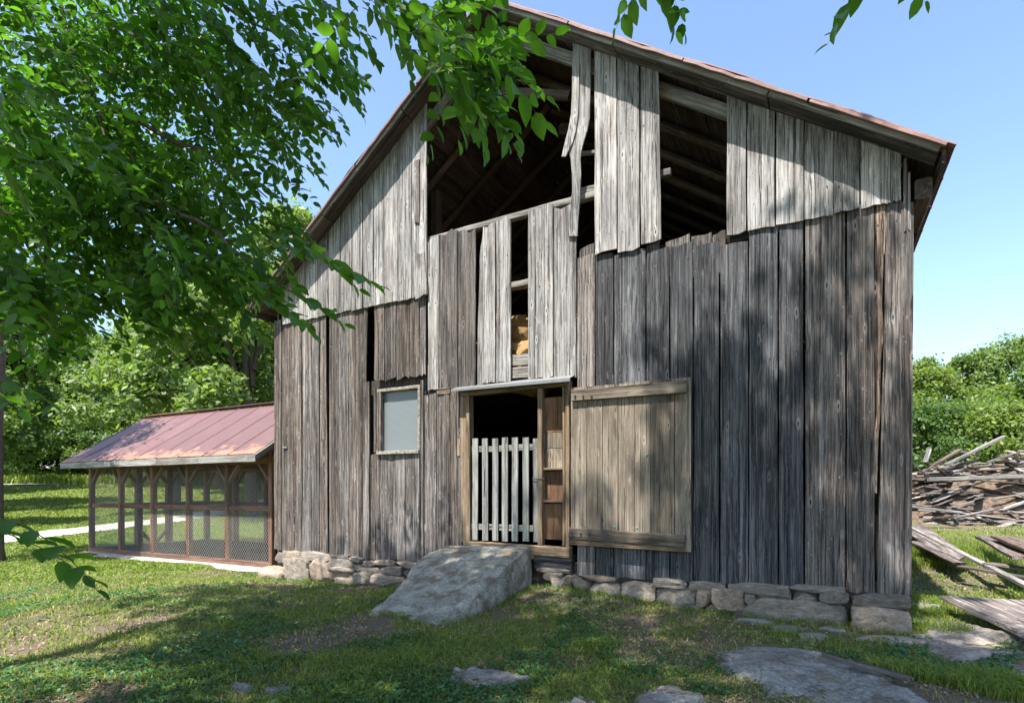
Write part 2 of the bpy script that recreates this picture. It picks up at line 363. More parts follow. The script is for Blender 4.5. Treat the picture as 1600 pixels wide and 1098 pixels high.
def strip(name, pts, width, mat, lift=.02, sub=30):
    P = [Vector((*p, 0)) for p in pts]; V = []; Fc = []; samples = []
    for i in range(len(P)-1):
        for k in range(sub): samples.append(P[i].lerp(P[i+1], k/sub))
    samples.append(P[-1])
    for i, p in enumerate(samples):
        a = samples[max(0, i-2)]; b_ = samples[min(len(samples)-1, i+2)]; t = (b_-a).normalized(); nrm = Vector((-t.y, t.x, 0))
        for k in range(5):
            q = p+nrm*width*(k/4-.5)*(1+(vnoise(i*.3, k*3.0)-.5)*.25); V.append((q.x, q.y, h1(q.x, q.y)+lift))
    for i in range(len(samples)-1):
        for k in range(4): a = i*5+k; Fc.append((a, a+1, a+6, a+5))
    return structure(mk(name, V, Fc, mat, smooth=True))
strip('path', [(-12, -4), (-15.8, 2.2), (-18.5, 8), (-21, 14), (-24.5, 22), (-30, 32)], 2.2, M['gravel'], .03)
strip('road', [(-90, 0), (-62, 10), (-44, 24), (-30, 44), (-22, 70)], 3.6, M['gravel'], .08)

# ================================================================== BARN
barn = root_thing('barn', (5, 0, 0), 'old barn of weathered grey vertical boards with open gable, stone footing and rusty roof', 'barn')
SL, CL = .735, 5.03; SR, CR = -.68, 11.88
XA = (CR-CL)/(SL-SR); ZA = SL*XA+CL
def roofz(x): return SL*x+CL if x < XA else SR*x+CR
def add(o): return adopt_m(o, barn)
def xp(px, py=600, y=0.): return float(fac(px, py, y)[0])

NAILS = []
def siding(xl, xr, zt, zb, yf=0.0, mat='wood_mid', th=.025, topjit=.0, botjit=.012, xl2=None, xr2=None, warp=.006, name='siding_board', split=False):
    """one vertical board; zt, zb are (left,right) heights"""
    r = random; L = max(zt)-min(zb); seg = max(4, int(L/.28)); cx = (xl+xr)/2; z0 = min(zb); V = []; F = []
    if xl2 is None: xl2 = xl
    if xr2 is None: xr2 = xr
    cols = 4; tilt = r.uniform(-.006, .006); bow = r.uniform(-.01, .01); y0 = yf+r.uniform(-.007, .007)
    ph = r.uniform(0, 9); wl = [0]*(seg+1); wr = [0]*(seg+1)
    for i in range(seg+1):
        wl[i] = (vnoise(i*.7+ph, 3.1)-.5)*warp*1.6; wr[i] = (vnoise(i*.7+ph, 9.7)-.5)*warp*1.6
    tj = [r.uniform(-topjit, topjit) for _ in range(cols)]; bj = [r.uniform(-botjit, botjit) for _ in range(cols)]
    for i in range(seg+1):
        t = i/seg
        a = xl2+(xl-xl2)*t+wl[i]; b_ = xr2+(xr-xr2)*t+wr[i]
        for k in range(cols):
            s = k/(cols-1); x = a+(b_-a)*s
            z_t = zt[0]+(zt[1]-zt[0])*s+tj[k]; z_b = zb[0]+(zb[1]-zb[0])*s+bj[k]
            z = z_b+(z_t-z_b)*t
            yy = y0+tilt*(s-.5)*2+bow*math.sin(PI*t)-.003*math.sin(PI*s)+(vnoise(i*.5+ph, k*1.3)-.5)*.006
            V.append((x-cx, yy-th, z-z0)); V.append((x-cx, yy, z-z0))
    W = cols*2
    for i in range(seg):
        for k in range(cols-1):
            a = i*W+k*2; F.append((a, a+2, a+2+W, a+W)); F.append((a+1, a+1+W, a+3+W, a+3))
        a = i*W; F.append((a, a+W, a+W+1, a+1)); a = i*W+(cols-1)*2; F.append((a, a+1, a+1+W, a+W))
    for k in range(cols-1):
        a = k*2; F.append((a, a+1, a+3, a+2)); a = seg*W+k*2; F.append((a, a+2, a+3, a+1))
    for zr in (.75, 1.9, 3.1, 4.45, 4.95, 6.3):
        if min(zb)+.08 < zr < min(zt)-.05 and xr-xl > .1:
            for q in (.22, .74): NAILS.append((xl+(xr-xl)*(q+r.uniform(-.07, .07)), y0-th-.002, zr+r.uniform(-.05, .05)))
    o = mk(name, V, F, M[mat]); o.location = (cx, 0, z0); return add(o)
def zline(p, q, y=0.):
    a = fac(*p, y); b_ = fac(*q, y); s = (b_[2]-a[2])/(b_[0]-a[0]); return lambda x: float(a[2]+s*(x-a[0]))
def run(edges, top, bot, yf, mats, gap=.008, tj=.01, bj=.014, mixw=None, refpy=600, topsplit=False, warp=.006, step=.0):
    xs = [xp(e, refpy) for e in edges]
    for i in range(len(xs)-1):
        g = gap*random.uniform(.5, 1.6); a, b_ = xs[i]+g/2, xs[i+1]-g/2
        da = random.uniform(-step, step); db = random.uniform(-step, step)*.6
        m = random.choice(mats) if isinstance(mats, list) else mats
        siding(a, b_, (top(a)+da, top(b_)+da), (bot(a)+db, bot(b_)+db), yf, m, topjit=tj, botjit=bj, warp=warp)
rz = lambda x: roofz(x)-.012
bandU = zline((445, 508), (1408, 315)); bandL_ = lambda x: bandU(x)+.10
siteL = zline((430, 858), (568, 872)); 
# upper left gable boards (proud of the wall below)
run([445, 464, 482, 500, 517, 535, 553, 570.5, 587.5, 603.5, 625, 647, 670.5], rz, bandU, -.035, ['wood_pale'], tj=0, bj=.012, refpy=400, step=.0)
siding(xp(651, 400), xp(668, 400), (float(fac(655, 400)[2]),)*2, (float(fac(660, 468)[2]), float(fac(672, 462)[2])), -.068, 'wood_pale', xl2=xp(655, 460), xr2=xp(673, 460), botjit=.03, topjit=.03)
siding(xp(653, 250), xp(660, 250), (float(fac(655, 255)[2]),)*2, (float(fac(658, 352)[2]),)*2, -.064, 'wood_mid', botjit=.02)
# lower left wall
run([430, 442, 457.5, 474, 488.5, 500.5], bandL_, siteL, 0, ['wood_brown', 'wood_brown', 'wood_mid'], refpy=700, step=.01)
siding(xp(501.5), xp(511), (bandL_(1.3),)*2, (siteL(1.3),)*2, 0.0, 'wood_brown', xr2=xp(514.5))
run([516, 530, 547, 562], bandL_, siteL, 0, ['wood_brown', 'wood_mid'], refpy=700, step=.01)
siding(xp(562.5), xp(576), (bandL_(2.1),)*2, (siteL(2.1),)*2, 0.0, 'wood_brown', xr2=xp(568))
siding(xp(570), xp(579), (float(fac(575, 597)[2]),)*2, (siteL(2.2),)*2, -.012, 'wood_mid', xl2=xp(569.5))
# above the window
w_t = lambda x: bandU(x)+.1; w_b = lambda x: float(fac(600, 594)[2])
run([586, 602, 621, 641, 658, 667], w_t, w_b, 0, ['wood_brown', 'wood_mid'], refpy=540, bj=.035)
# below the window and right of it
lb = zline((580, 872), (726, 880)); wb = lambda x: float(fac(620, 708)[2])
run([580, 596, 614, 636, 658], wb, lb, -.004, ['wood_brown', 'wood_mid', 'wood_blue_shade'], refpy=780, bj=.012, tj=.02)
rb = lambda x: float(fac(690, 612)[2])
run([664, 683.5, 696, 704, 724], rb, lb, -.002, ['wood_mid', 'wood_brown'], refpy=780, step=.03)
siding(xp(658.5), xp(663), (float(fac(661, 594)[2]),)*2, (lb(3.4),)*2, -.003, 'wood_mid')
# middle band under the big opening
mt = zline((671, 371), (905, 312)); mb = zline((688, 608), (900, 588))
for e0, e1, dt, db_, mm in [(671, 687.5, 0, 0, 'wood_pale'), (688.5, 717, .04, -.02, 'wood_mid'), (718.5, 745.5, -.02, -.02, 'wood_mid'), (757, 776, -.02, .03, 'wood_pale'), (777.5, 799.5, .02, .0, 'wood_pale'),
                            (827, 837.5, .03, .0, 'wood_pale'), (838.5, 866, .05, .01, 'wood_pale'), (867.5, 902, -.02, 0, 'wood_pale')]:
    a, b_ = xp(e0, 480), xp(e1, 480); siding(a, b_, (mt(a)-.05+dt, mt(b_)-.05+dt), (mb(a)+db_, mb(b_)+db_), -.018, mm, topjit=.045, botjit=.02)
a, b_ = xp(748.5, 480), xp(757, 480)
siding(xp(752.5, 480), b_, (mt(a)-.45, mt(b_)-.15), (mb(a), mb(b_)), -.018, 'wood_pale', xl2=a, topjit=.06)
siding(xp(671, 560), xp(686, 560), (mb(3.6)+.0,)*2, (rb(3.6)-.02,)*2, .012, 'wood_dark')
# split board hanging in the opening: broad top, one long warped tail and one short prong
def ribbon(name, pts, y, th, mat):
    """pts: [(pxl, pxr, py)] from top to bottom on the plane y; a board that warps"""
    V = []; F = []; z0 = float(fac(pts[0][0], pts[0][2], y)[2]); cx = xp(pts[0][0], pts[0][2], y)
    for i, (l, r_, py, *dy) in enumerate(pts):
        yy = dy[0] if dy else 0
        for j, p in enumerate((l, (l+r_)/2, r_)):
            q = fac(p, py, y); x = float(q[0])-cx; z = float(q[2])-z0
            V.append((x, y+yy-(.004 if j == 1 else 0)-th, z)); V.append((x, y+yy, z))
    for i in range(len(pts)-1):
        for j in (0, 1):
            a = i*6+j*2; F += [(a, a+2+0, a+8, a+6)[::-1], (a+1, a+3, a+9, a+7)]
        a = i*6; F += [(a, a+1, a+7, a+6), (a+4, a+10, a+11, a+5)]
    n = (len(pts)-1)*6; F += [(0, 2, 3, 1), (2, 4, 5, 3), (n, n+1, n+3, n+2), (n+2, n+3, n+5, n+4)]
    o = mk(name, V, F, M[mat]); o.location = (cx, 0, z0); return add(o)
tag(ribbon('siding_board', [(896, 924, 66), (896, 924, 110), (897, 923, 150), (897, 922, 185), (896, 919, 205, -.01), (896, 914, 222, -.02), (891.5, 910, 240, -.03), (894, 909, 252, -.035), (896, 910, 275, -.03), (896, 908, 300, -.02), (893, 907, 318, -.01), (890, 904, 345), (889, 903, 370)], -.052, .024, 'wood_pale'), 'split grey board hanging loose across the opening')
ribbon('siding_board', [(895, 906, 100), (894.5, 905, 150), (893, 904, 180), (889, 901, 205, -.01), (884, 896, 225, -.02), (880, 886, 248, -.04)], -.082, .02, 'wood_pale')
# three boards standing in the opening
gb = zline((932, 403), (1035, 386))
for e0, e1, zb_ in [(931.5, 965, 399.5), (966.5, 1000, 399), (1002.5, 1031, 386)]:
    a, b_ = xp(e0, 250), xp(e1, 250); zz = float(fac(e0, zb_)[2])
    siding(a, b_, (rz(a), rz(b_)), (zz, zz+.02), -.045, 'wood_pale', botjit=.015, xr2=xp(e1+(4 if e0 > 1000 else 1.5), 250), xl2=a+.01)
# upper right
run([1135.5, 1167.5, 1212, 1257, 1302.5, 1343], rz, zline((1137, 370), (1406, 317)), -.035, ['wood_pale'], tj=0, refpy=300, gap=.014)
run([1344.5, 1376, 1390, 1407], rz, zline((1137, 370), (1406, 317)), -.035, ['wood_pale'], tj=0, refpy=300, gap=.004)
# lower right wall
jt = lambda x: bandU(x)+.06
jb = zline((895, 897), (1420, 930))
dtop = float(fac(960, 402)[2])
for i, (e0, e1, tpy) in enumerate([(903.5, 930, 403), (931.5, 959, 402), (961, 1009, 400), (1011, 1046, 394), (1048, 1082.5, 388)]):
    a, b_ = xp(e0, 700), xp(e1, 700); tz = float(fac(e0, tpy)[2])
    siding(a, b_, (tz, tz+.02), (jb(a), jb(b_)), 0, 'wood_blue_shade' if i else 'wood_mid', topjit=.02)
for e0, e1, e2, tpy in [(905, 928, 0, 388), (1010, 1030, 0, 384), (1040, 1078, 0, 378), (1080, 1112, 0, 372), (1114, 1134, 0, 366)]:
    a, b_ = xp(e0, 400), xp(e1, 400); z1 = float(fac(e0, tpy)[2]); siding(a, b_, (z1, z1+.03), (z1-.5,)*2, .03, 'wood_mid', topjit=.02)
for e0, e1, mm in [(1084.5, 1123.5, 'wood_blue_shade'), (1126.5, 1169, 'wood_blue_shade'), (1171, 1215, 'wood_blue_shade'), (1217.5, 1255, 'wood_blue_shade'), (1258.5, 1320.5, 'wood_mid'), (1323, 1366, 'wood_mid')]:
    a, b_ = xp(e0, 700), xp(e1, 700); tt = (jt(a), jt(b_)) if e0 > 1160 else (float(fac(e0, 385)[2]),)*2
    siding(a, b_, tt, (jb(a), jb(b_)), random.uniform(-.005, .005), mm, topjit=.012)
a, b_ = xp(1366.8), xp(1384.5); siding(a, b_, (jt(a)+.0, jt(b_)), (float(fac(1370, 770)[2]),)*2, .0, 'wood_rot', xr2=xp(1370), botjit=.02, warp=.03, topjit=.02)
a, b_ = xp(1385.5), xp(1408); siding(a, b_, (jt(a), jt(b_)), (jb(a)+.0, jb(b_)), .004, 'wood_mid', xl2=xp(1371))
tag(ribbon('corner_board', [(1407.5, 1427, 318), (1408, 1427, 400), (1407, 1426.5, 480), (1402, 1426, 540), (1392, 1425.5, 620), (1380, 1425, 700), (1374, 1424.5, 780), (1371, 1424, 860), (1371, 1423.5, 928)], -.014, .026, 'wood_mid'), 'wide grey corner board tapering to a point at the top')
siding(xp(1411, 300), xp(1416, 300), (rz(9.98),)*2, (4.3, 4.3), -.03, 'wood_mid'); siding(xp(1418, 300), xp(1422, 300), (rz(10)-.15,)*2, (4.3, 4.3), -.02, 'wood_pale')
# cleat and little block on the siding
bar('cleat', fac(717, 685, -.03), fac(717, 712, -.03), .045, .03, M['wood_new'], barn, up=(0, 1, 0), seg=2)
bar('bracket', fac(443, 699, -.03), fac(449, 699, -.03), .03, .04, M['drip'], barn, up=(0, 1, 0), seg=1)

# rails (girts) behind the boards
add(bar('girt', fac(668, 377, .06), fac(936, 303, .06), .09, .10, M['wood_edge'], None, up=(0, 1, 0), seg=8))
add(bar('girt', fac(900, 302, .10), (7.42, .10, 5.66), .09, .08, M['wood_edge'], None, up=(0, 1, 0), seg=4))
add(bar('girt', fac(798, 448, .06), fac(830, 442, .06), .09, .14, M['wood_edge'], None, up=(0, 1, 0), seg=2))
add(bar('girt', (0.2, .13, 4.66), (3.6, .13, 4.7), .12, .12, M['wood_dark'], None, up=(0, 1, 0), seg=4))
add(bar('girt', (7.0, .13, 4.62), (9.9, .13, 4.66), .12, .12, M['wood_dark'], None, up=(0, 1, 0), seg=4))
add(bar('girt', fac(906, 240, .06), fac(933, 238, .06), .05, .05, M['wood_edge'], None, up=(0, 1, 0), seg=2))
# boards low in the narrow gap
for py0, py1 in ((552, 572), (574, 590)):
    add(bar('girt', fac(799, (py0+py1)/2+1, .03), fac(829, (py0+py1)/2-1, .03), .16, .03, M['wood_edge'], None, up=(0, 1, 0), seg=2))

# other walls, loft and frame
DEP = 12.0
def wallboards(p0, p1, zt, n, mat):
    v = Vector(p1)-Vector(p0)
    for i in range(n):
        a = Vector(p0)+v*((i+.03)/n); b_ = Vector(p0)+v*((i+.97)/n); c = (a+b_)/2
        z1 = zt(c.x); bar('siding_board', (c.x, c.y, .25), (c.x, c.y, z1), (b_-a).length*1.0, .03, M[mat], barn, up=v.cross(Vector((0, 0, 1))), seg=3)
wallboards((.03, .06, 0), (.03, DEP, 0), lambda x: CL+.0, 42, 'wood_brown')
wallboards((9.97, .06, 0), (9.97, DEP, 0), lambda x: SR*10+CR, 42, 'wood_mid')
wallboards((.1, DEP, 0), (9.9, DEP, 0), lambda x: roofz(x)-.25, 36, 'wood_brown')
# dark sheets added behind the side and back boards to keep daylight out
add(mk('blackout_lining', [(.08, .12, .2), (.08, DEP-.05, .2), (.08, DEP-.05, 5.0), (.08, .12, 5.0), (9.92, .12, .2), (9.92, DEP-.05, .2), (9.92, DEP-.05, 5.0), (9.92, .12, 5.0), (XA, DEP-.05, ZA-.1)],
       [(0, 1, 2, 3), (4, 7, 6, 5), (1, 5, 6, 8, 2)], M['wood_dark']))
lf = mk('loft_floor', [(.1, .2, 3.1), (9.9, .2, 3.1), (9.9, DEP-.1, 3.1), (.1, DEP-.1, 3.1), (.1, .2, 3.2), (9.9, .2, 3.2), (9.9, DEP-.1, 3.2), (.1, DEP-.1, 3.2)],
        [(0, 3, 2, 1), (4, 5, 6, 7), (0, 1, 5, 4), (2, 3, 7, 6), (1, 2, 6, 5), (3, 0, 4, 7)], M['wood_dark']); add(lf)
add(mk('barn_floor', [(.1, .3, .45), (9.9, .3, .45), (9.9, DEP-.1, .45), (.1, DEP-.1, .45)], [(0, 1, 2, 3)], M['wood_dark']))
for x in (.25, 9.75):
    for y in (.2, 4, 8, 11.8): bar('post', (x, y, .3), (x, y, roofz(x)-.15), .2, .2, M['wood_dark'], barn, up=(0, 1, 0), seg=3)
for y in (4, 8): bar('tie_beam', (.2, y, 4.6), (9.8, y, 4.6), .22, .22, M['wood_pole'], barn, seg=6); bar('tie_beam', (2.4, y, 6.3), (7.2, y, 6.3), .15, .15, M['wood_pole'], barn, seg=4)
bar('post', (2.9, 1.2, 3.2), (2.9, 1.2, 7.0), .16, .16, M['wood_pole'], barn, up=(0, 1, 0)); bar('brace', (4.9, 2.3, 8.1), (5.5, 1.1, 7.35), .16, .16, M['wood_pole'], barn)
bar('brace', (4.3, .35, 7.9), (5.9, .35, 7.3), .09, .12, M['wood_pole'], barn, seg=3)
# rafters (round poles) on both slopes, the first pair square and standing in the gable
XL0, XR0 = -.2, 10.22
def under(x, off): return roofz(x)-off
for y in [.10]+[1.0+.95*k for k in range(12)]:
    r_ = y > .5; s = .13 if r_ else .16; off = .035+s/2
    nL = Vector((-SL, 0, 1)).normalized(); nR = Vector((-SR, 0, 1)).normalized()
    mm = M['wood_pole'] if r_ else M['wood_edge']
    bar('rafter', (.12, y, under(.12, off+.02)), (XA, y, ZA-off-.05), s if r_ else .09, s, mm, barn, up=nL, round_=r_, seg=6, jit=.012 if r_ else .004)
    bar('rafter', (XA, y+.14 if r_ else y, ZA-off-.05), (9.9, y+.14 if r_ else y, under(9.9, off+.02)), s if r_ else .09, s, mm, barn, up=nR, round_=r_, seg=6, jit=.012 if r_ else .004)
# roof deck: horizontal sheathing boards running along the ridge, then metal sheets
OH = .31
def deck(side):
    nrm = Vector((-(SL if side < 0 else SR), 0, 1)).normalized()
    x0, x1 = (XL0, XA) if side < 0 else (XA, XR0)
    a = Vector((x0, 0, SL*x0+CL if side < 0 else ZA)); b_ = Vector((x1, 0, ZA if side < 0 else SR*x1+CR)); Ls = (b_-a).length; d = (b_-a)/Ls
    n = int(Ls/.27)
    for i in range(n):
        c = a+d*(Ls*(i+.5)/n)+nrm*.018
        e = random.uniform(-.02, .025)
        bar('roof_board', (c.x, -OH+e+.01, c.z), (c.x, DEP+.3, c.z), Ls/n*.985, .032, M['wood_roof'], barn, up=nrm, seg=3, jit=.001)
    # end (barge) board under the deck edge, seen from below
    for t0, t1 in ((.004, .36), (.363, .70), (.703, .996)):
        p = a+d*(Ls*t0)+nrm*-.004; q = a+d*(Ls*t1)+nrm*-.004
        bar('soffit_board', (p.x, -OH/2-.028, p.z), (q.x, -OH/2-.028, q.z), OH-.03, .022, M['wood_roof' if side < 0 else 'wood_mid'], barn, up=nrm, seg=6, jit=.002)
        bar('barge_strip', (p.x, -OH-.014, p.z+.018), (q.x, -OH-.014, q.z+.018), .026, .055, M['wood_edge'], barn, up=nrm, seg=8, jit=.003)
    for t0, t1 in ((.0, .24), (.245, .52), (.523, .77), (.774, 1.0)):
        p = a+d*(Ls*t0)+nrm*.05; q = a+d*(Ls*t1)+nrm*.05
        bar('roof_edge', (p.x, -OH-.045+random.uniform(-.01, .01), p.z), (q.x, -OH-.045, q.z), .05, .038, M['roof_red'], barn, up=nrm, seg=9, jit=.006)
    k = 0; y = -OH-.06
    while y < DEP+.3:
        wd = .72; V = []; F = []; segs = 14
        prof = [(0, 0), (.02, .022), (.05, .022), (.07, 0), (.36, 0), (.38, .014), (.40, 0), (wd-.01, 0)]
        for i in range(segs+1):
            t = -.012+1.024*i/segs; c = a+d*(Ls*t)
            for (py_, pz) in prof:
                wv_ = (vnoise(i*.9+k*5, py_*8+side*3)-.5)*(.045 if k == 0 and py_ < .1 else .014)
                q = c+nrm*(.068+.012*(k % 2)*.5+pz+wv_*.5+.008); yy = y+py_+(vnoise(i*1.3, 4+side)-.5)*(.05 if k == 0 and py_ < .03 else 0)
                V.append((q.x, yy, q.z))
        m = len(prof)
        for i in range(segs):
            for j in range(m-1):
                p = i*m+j; F.append((p, p+1, p+1+m, p+m))
        o = mk('roof_panel', V, F, M['roof_red']); so_ = o.modifiers.new('thick', 'SOLIDIFY'); so_.thickness = .006; so_.offset = 1
        add(o); y += wd; k += 1
deck(-1); deck(1)
bar('ridge_cap', (XA, -OH-.06, ZA+.105), (XA, DEP+.3, ZA+.105), .22, .02, M['roof_red'], barn, seg=8)
# right and left eave fascia
bar('fascia_board', (XR0+.02, -OH+.0, SR*XR0+CR-.05), (XR0+.02, DEP+.3, SR*XR0+CR-.05), .03, .13, M['wood_roof'], barn, seg=5)
bar('fascia_board', (XL0-.02, -OH+.0, SL*XL0+CL-.05), (XL0-.02, DEP+.3, SL*XL0+CL-.05), .03, .13, M['wood_roof'], barn, seg=5)
bar('blocking_board', (10.10, -.04, 4.72), (10.10, .9, 4.72), .16, .22, M['wood_roof'], barn, seg=2)

nv = []; nf = []
for (x_, y_, z_) in NAILS:
    b0 = len(nv); nv += [(x_+.007*math.cos(k*PI/3), y_-.004, z_+.007*math.sin(k*PI/3)) for k in range(6)]+[(x_+.007*math.cos(k*PI/3), y_+.02, z_+.007*math.sin(k*PI/3)) for k in range(6)]
    nf += [tuple(b0+k for k in range(6))]+[(b0+k, b0+6+k, b0+6+(k+1) % 6, b0+(k+1) % 6) for k in range(6)]
o = mk('nail_heads', nv, nf, M['bolt']); o['kind'] = 'stuff'; add(o)
# ---- window
def frame_bar(name, p, q, w_, t_, mat, par, y=-.01, up=(0, 1, 0)): return bar(name, fac(*p, y), fac(*q, y), w_, t_, M[mat], par, up=up, seg=4)
win = mk('window', [(xp(597), .045, float(fac(597, 704)[2])), (xp(654), .045, float(fac(654, 704)[2])), (xp(654), .045, float(fac(654, 609)[2])), (xp(597), .045, float(fac(597, 609)[2]))], [(0, 1, 2, 3)], M['screen']); add(win)
def sub(o): adopt_m(o, win); return o
xw0, xw1 = xp(594), xp(656.5); zw0, zw1 = float(fac(625, 705)[2]), float(fac(625, 609)[2])
bar('frame', (xw0+.02, .0, zw0), (xw0+.02, .0, zw1), .05, .07, M['wood_mid'], win, up=(0, 1, 0)); bar('frame', (xw1, .0, zw0), (xw1, .0, zw1+.03), .045, .09, M['glass_frame'], win, up=(0, 1, 0))
bar('frame', (xw0-.03, -.005, zw1+.015), (xw1+.03, -.005, zw1+.015), .05, .07, M['glass_frame'], win, up=(0, 1, 0)); bar('sill', (xw0-.02, -.03, zw0-.02), (xw1+.02, -.03, zw0-.02), .055, .1, M['glass_frame'], win, up=(0, 1, 0))
for x_ in (xw0-.06, xw0-.12): bar('casing', (x_, .01, zw0), (x_, .01, zw1+.08), .045, .03, M['wood_brown'], win, up=(0, 1, 0))
add(mk('blackout_lining', [(2.3, .09, 1.9), (3.6, .09, 1.9), (3.6, .09, 3.4), (2.3, .09, 3.4)], [(0, 1, 2, 3)], M['wood_dark']))  # added dark sheet closing off the inside behind the window
bar('patch_board', fac(683, 612, -.03), fac(704, 610, -.03), .09, .03, M['wood_rot'], barn, up=(0, 1, 0), seg=2)

# ---- doorway: frame, shelves, canopy
x0, x1 = xp(734), xp(889); zs = float(fac(735, 842)[2]); zh = float(fac(735, 618)[2])
bar('door_frame', (x0, -.0, zs-.06), (x0, .0, zh+.05), .07, .13, M['wood_new'], barn, up=(0, 1, 0)); bar('door_frame', (x0-.09, -.02, zs-.04), (x0-.09, -.02, zh+.02), .09, .03, M['wood_new'], barn, up=(0, 1, 0))
bar('door_frame', (x1, -.0, zs-.06), (x1, .0, zh+.07), .06, .13, M['wood_new'], barn, up=(0, 1, 0))
bar('door_frame', (x0-.12, -.0, zh+.04), (x1+.02, -.0, zh+.06), .1, .12, M['wood_new'], barn, up=(0, 1, 0))
bar('door_sill', (x0-.05, -.05, zs-.10), (x1+.05, -.05, zs-.12), .15, .12, M['wood_new'], barn, up=(0, 1, 0))
xm = xp(846); bar('door_frame', (xm, -.01, zs-.03), (xm, -.01, zh+.0), .07, .1, M['wood_new'], barn, up=(0, 1, 0)); bar('door_frame', (x1-.07, .0, zs-.03), (x1-.07, .0, zh+.0), .035, .06, M['wood_new'], barn, up=(0, 1, 0))
pz = [fac(868, p, .1)[2] for p in (843, 786, 735, 700, 675, 620)]
for i in range(5):
    bar('panel_board', ((xm+x1)/2-.005, .1, pz[i]+.004), ((xm+x1)/2-.005, .1, pz[i+1]-.004), x1-xm, .02, M['wood_panel'] if i in (0, 1, 4) else M['wood_door'], barn, up=(0, 1, 0), seg=2)
for p in (783, 732): z_ = float(fac(868, p, .03)[2]); bar('shelf', (xm+.03, .035, z_), (x1-.03, .035, z_), .11, .03, M['wood_new'], barn, seg=2)
# metal drip canopy over the door
A = fac(716, 611, -.02); B = fac(899, 594, -.02)
o = mk('door_canopy', [(A[0], -.0, A[2]+.07), (B[0], -.0, B[2]+.09), (B[0]-.0, -.22, B[2]+.0), (A[0], -.22, A[2]+.0), (B[0]-.0, -.22, B[2]-.045), (A[0], -.22, A[2]-.035)], [(0, 3, 2, 1), (3, 5, 4, 2)], M['drip'])
o.modifiers.new('t', 'SOLIDIFY').thickness = .008; add(o)
# picket half-gate
gate = mk('gate', [(0, 0, 0), (0, 0, .001), (.001, 0, 0)], [(0, 1, 2)], M['wood_new']); gate.location = (xp(738), -.0, zs); add(gate)
pl = [738, 754, 769.5, 784.5, 800, 817, 834]
for i, p in enumerate(pl):
    a = xp(p+4.6 if i < 6 else p+4.4, 760, -.03); bar('picket', (a, -.03, zs+.0+random.uniform(-.01, .01)), (a+random.uniform(-.008, .008), -.03, float(fac(p, 685-(i in (3, 4, 5))*1.5, -.03)[2])), .098, .024, M['wood_picket'], gate, up=(0, 1, 0), seg=4, jit=.002)
for p in (700, 824): z_ = float(fac(790, p, 0)[2]); bar('rail', (xp(738), .0, z_), (xp(842), .0, z_), .09, .028, M['wood_picket'], gate, up=(0, 1, 0), seg=3)
bar('latch', fac(832, 748, -.06), fac(850, 748, -.06), .012, .012, M['bolt'], gate, seg=1)
# open door leaf, folded flat against the wall on its hinges
YD = -.10
door = mk('door', [(0, 0, 0), (0, 0, .001), (.001, 0, 0)], [(0, 1, 2)], M['wood_door']); door.location = (xp(891, 700, YD), YD, .8); add(door)
de = [892, 917, 942, 966, 992, 1016, 1054.5, 1080]
zt0 = float(fac(893, 606, YD)[2]); zb0 = float(fac(891, 849, YD)[2])
for i in range(7):
    a, b_ = xp(de[i], 700, YD)+.003, xp(de[i+1], 700, YD)-.003; c = (a+b_)/2; yd = YD-.0012*i*i*.0+random.uniform(-.004, .004)
    bar('board', (c, yd, zb0+random.uniform(-.008, .008)-(.03 if i == 6 else 0)), (c, yd, zt0+random.uniform(-.006, .006)), b_-a, .024, M['wood_door'], door, up=(0, 1, 0), seg=5, jit=.001)
for (l, r_, pl_, pr_) in ((893, 1073, 618, 604), (889, 1070, 832, 845)):
    P = fac(l, pl_, YD-.045); Q_ = fac(r_, pr_, YD-.045); bt = bar('batten', (P[0], YD-.04, P[2]), (Q_[0], YD-.04, Q_[2]), .15, .045, M['wood_door'], door, up=(0, 1, 0), seg=4, jit=.002)
    for k in range(3):
        c = fac(l+5+k*13, pl_+(1 if pl_ > 700 else 0), YD-.07); bar('bolt', (c[0], YD-.06, c[2]), (c[0], YD-.085, c[2]), .028, .028, M['bolt'], door, up=(0, 0, 1), seg=1, round_=True)
bar('batten', (xp(891, 850, YD), YD-.03, zb0+.03), (xp(1069, 850, YD), YD-.03, zb0+.0), .07, .03, M['wood_new'], door, up=(0, 1, 0), seg=3)
for (a_, b_) in ((1011, 709), (960, 822), (995, 824)):
    c = fac(a_, b_, YD-.03); bar('paint_spot', (c[0], YD-.01, c[2]), (c[0], YD-.022, c[2]), .022, .022, M['teal'], door, up=(0, 0, 1), seg=1, round_=True)
# small nail heads catch the eye on the pickets and battens
# ---- hay in the loft
hay = tag(mk('hay_bale', *(lambda: ([], []))(), M['hay']), 'heap of golden loose hay seen through the narrow gap above the door', 'hay')
bm = bmesh.new(); bmesh.ops.create_icosphere(bm, subdivisions=4, radius=1)
for v in bm.verts:
    q = v.co; k = 1+(vnoise(q.x*5+9, q.z*5+q.y*4)-.5)*.35; v.co = Vector((q.x*1.1*k, q.y*.7*k, q.z*.62*k))
bm.to_mesh(hay.data); bm.free(); hay.location = (5.2, .85, 3.7); hay.data.materials.clear(); hay.data.materials.append(M['hay'])

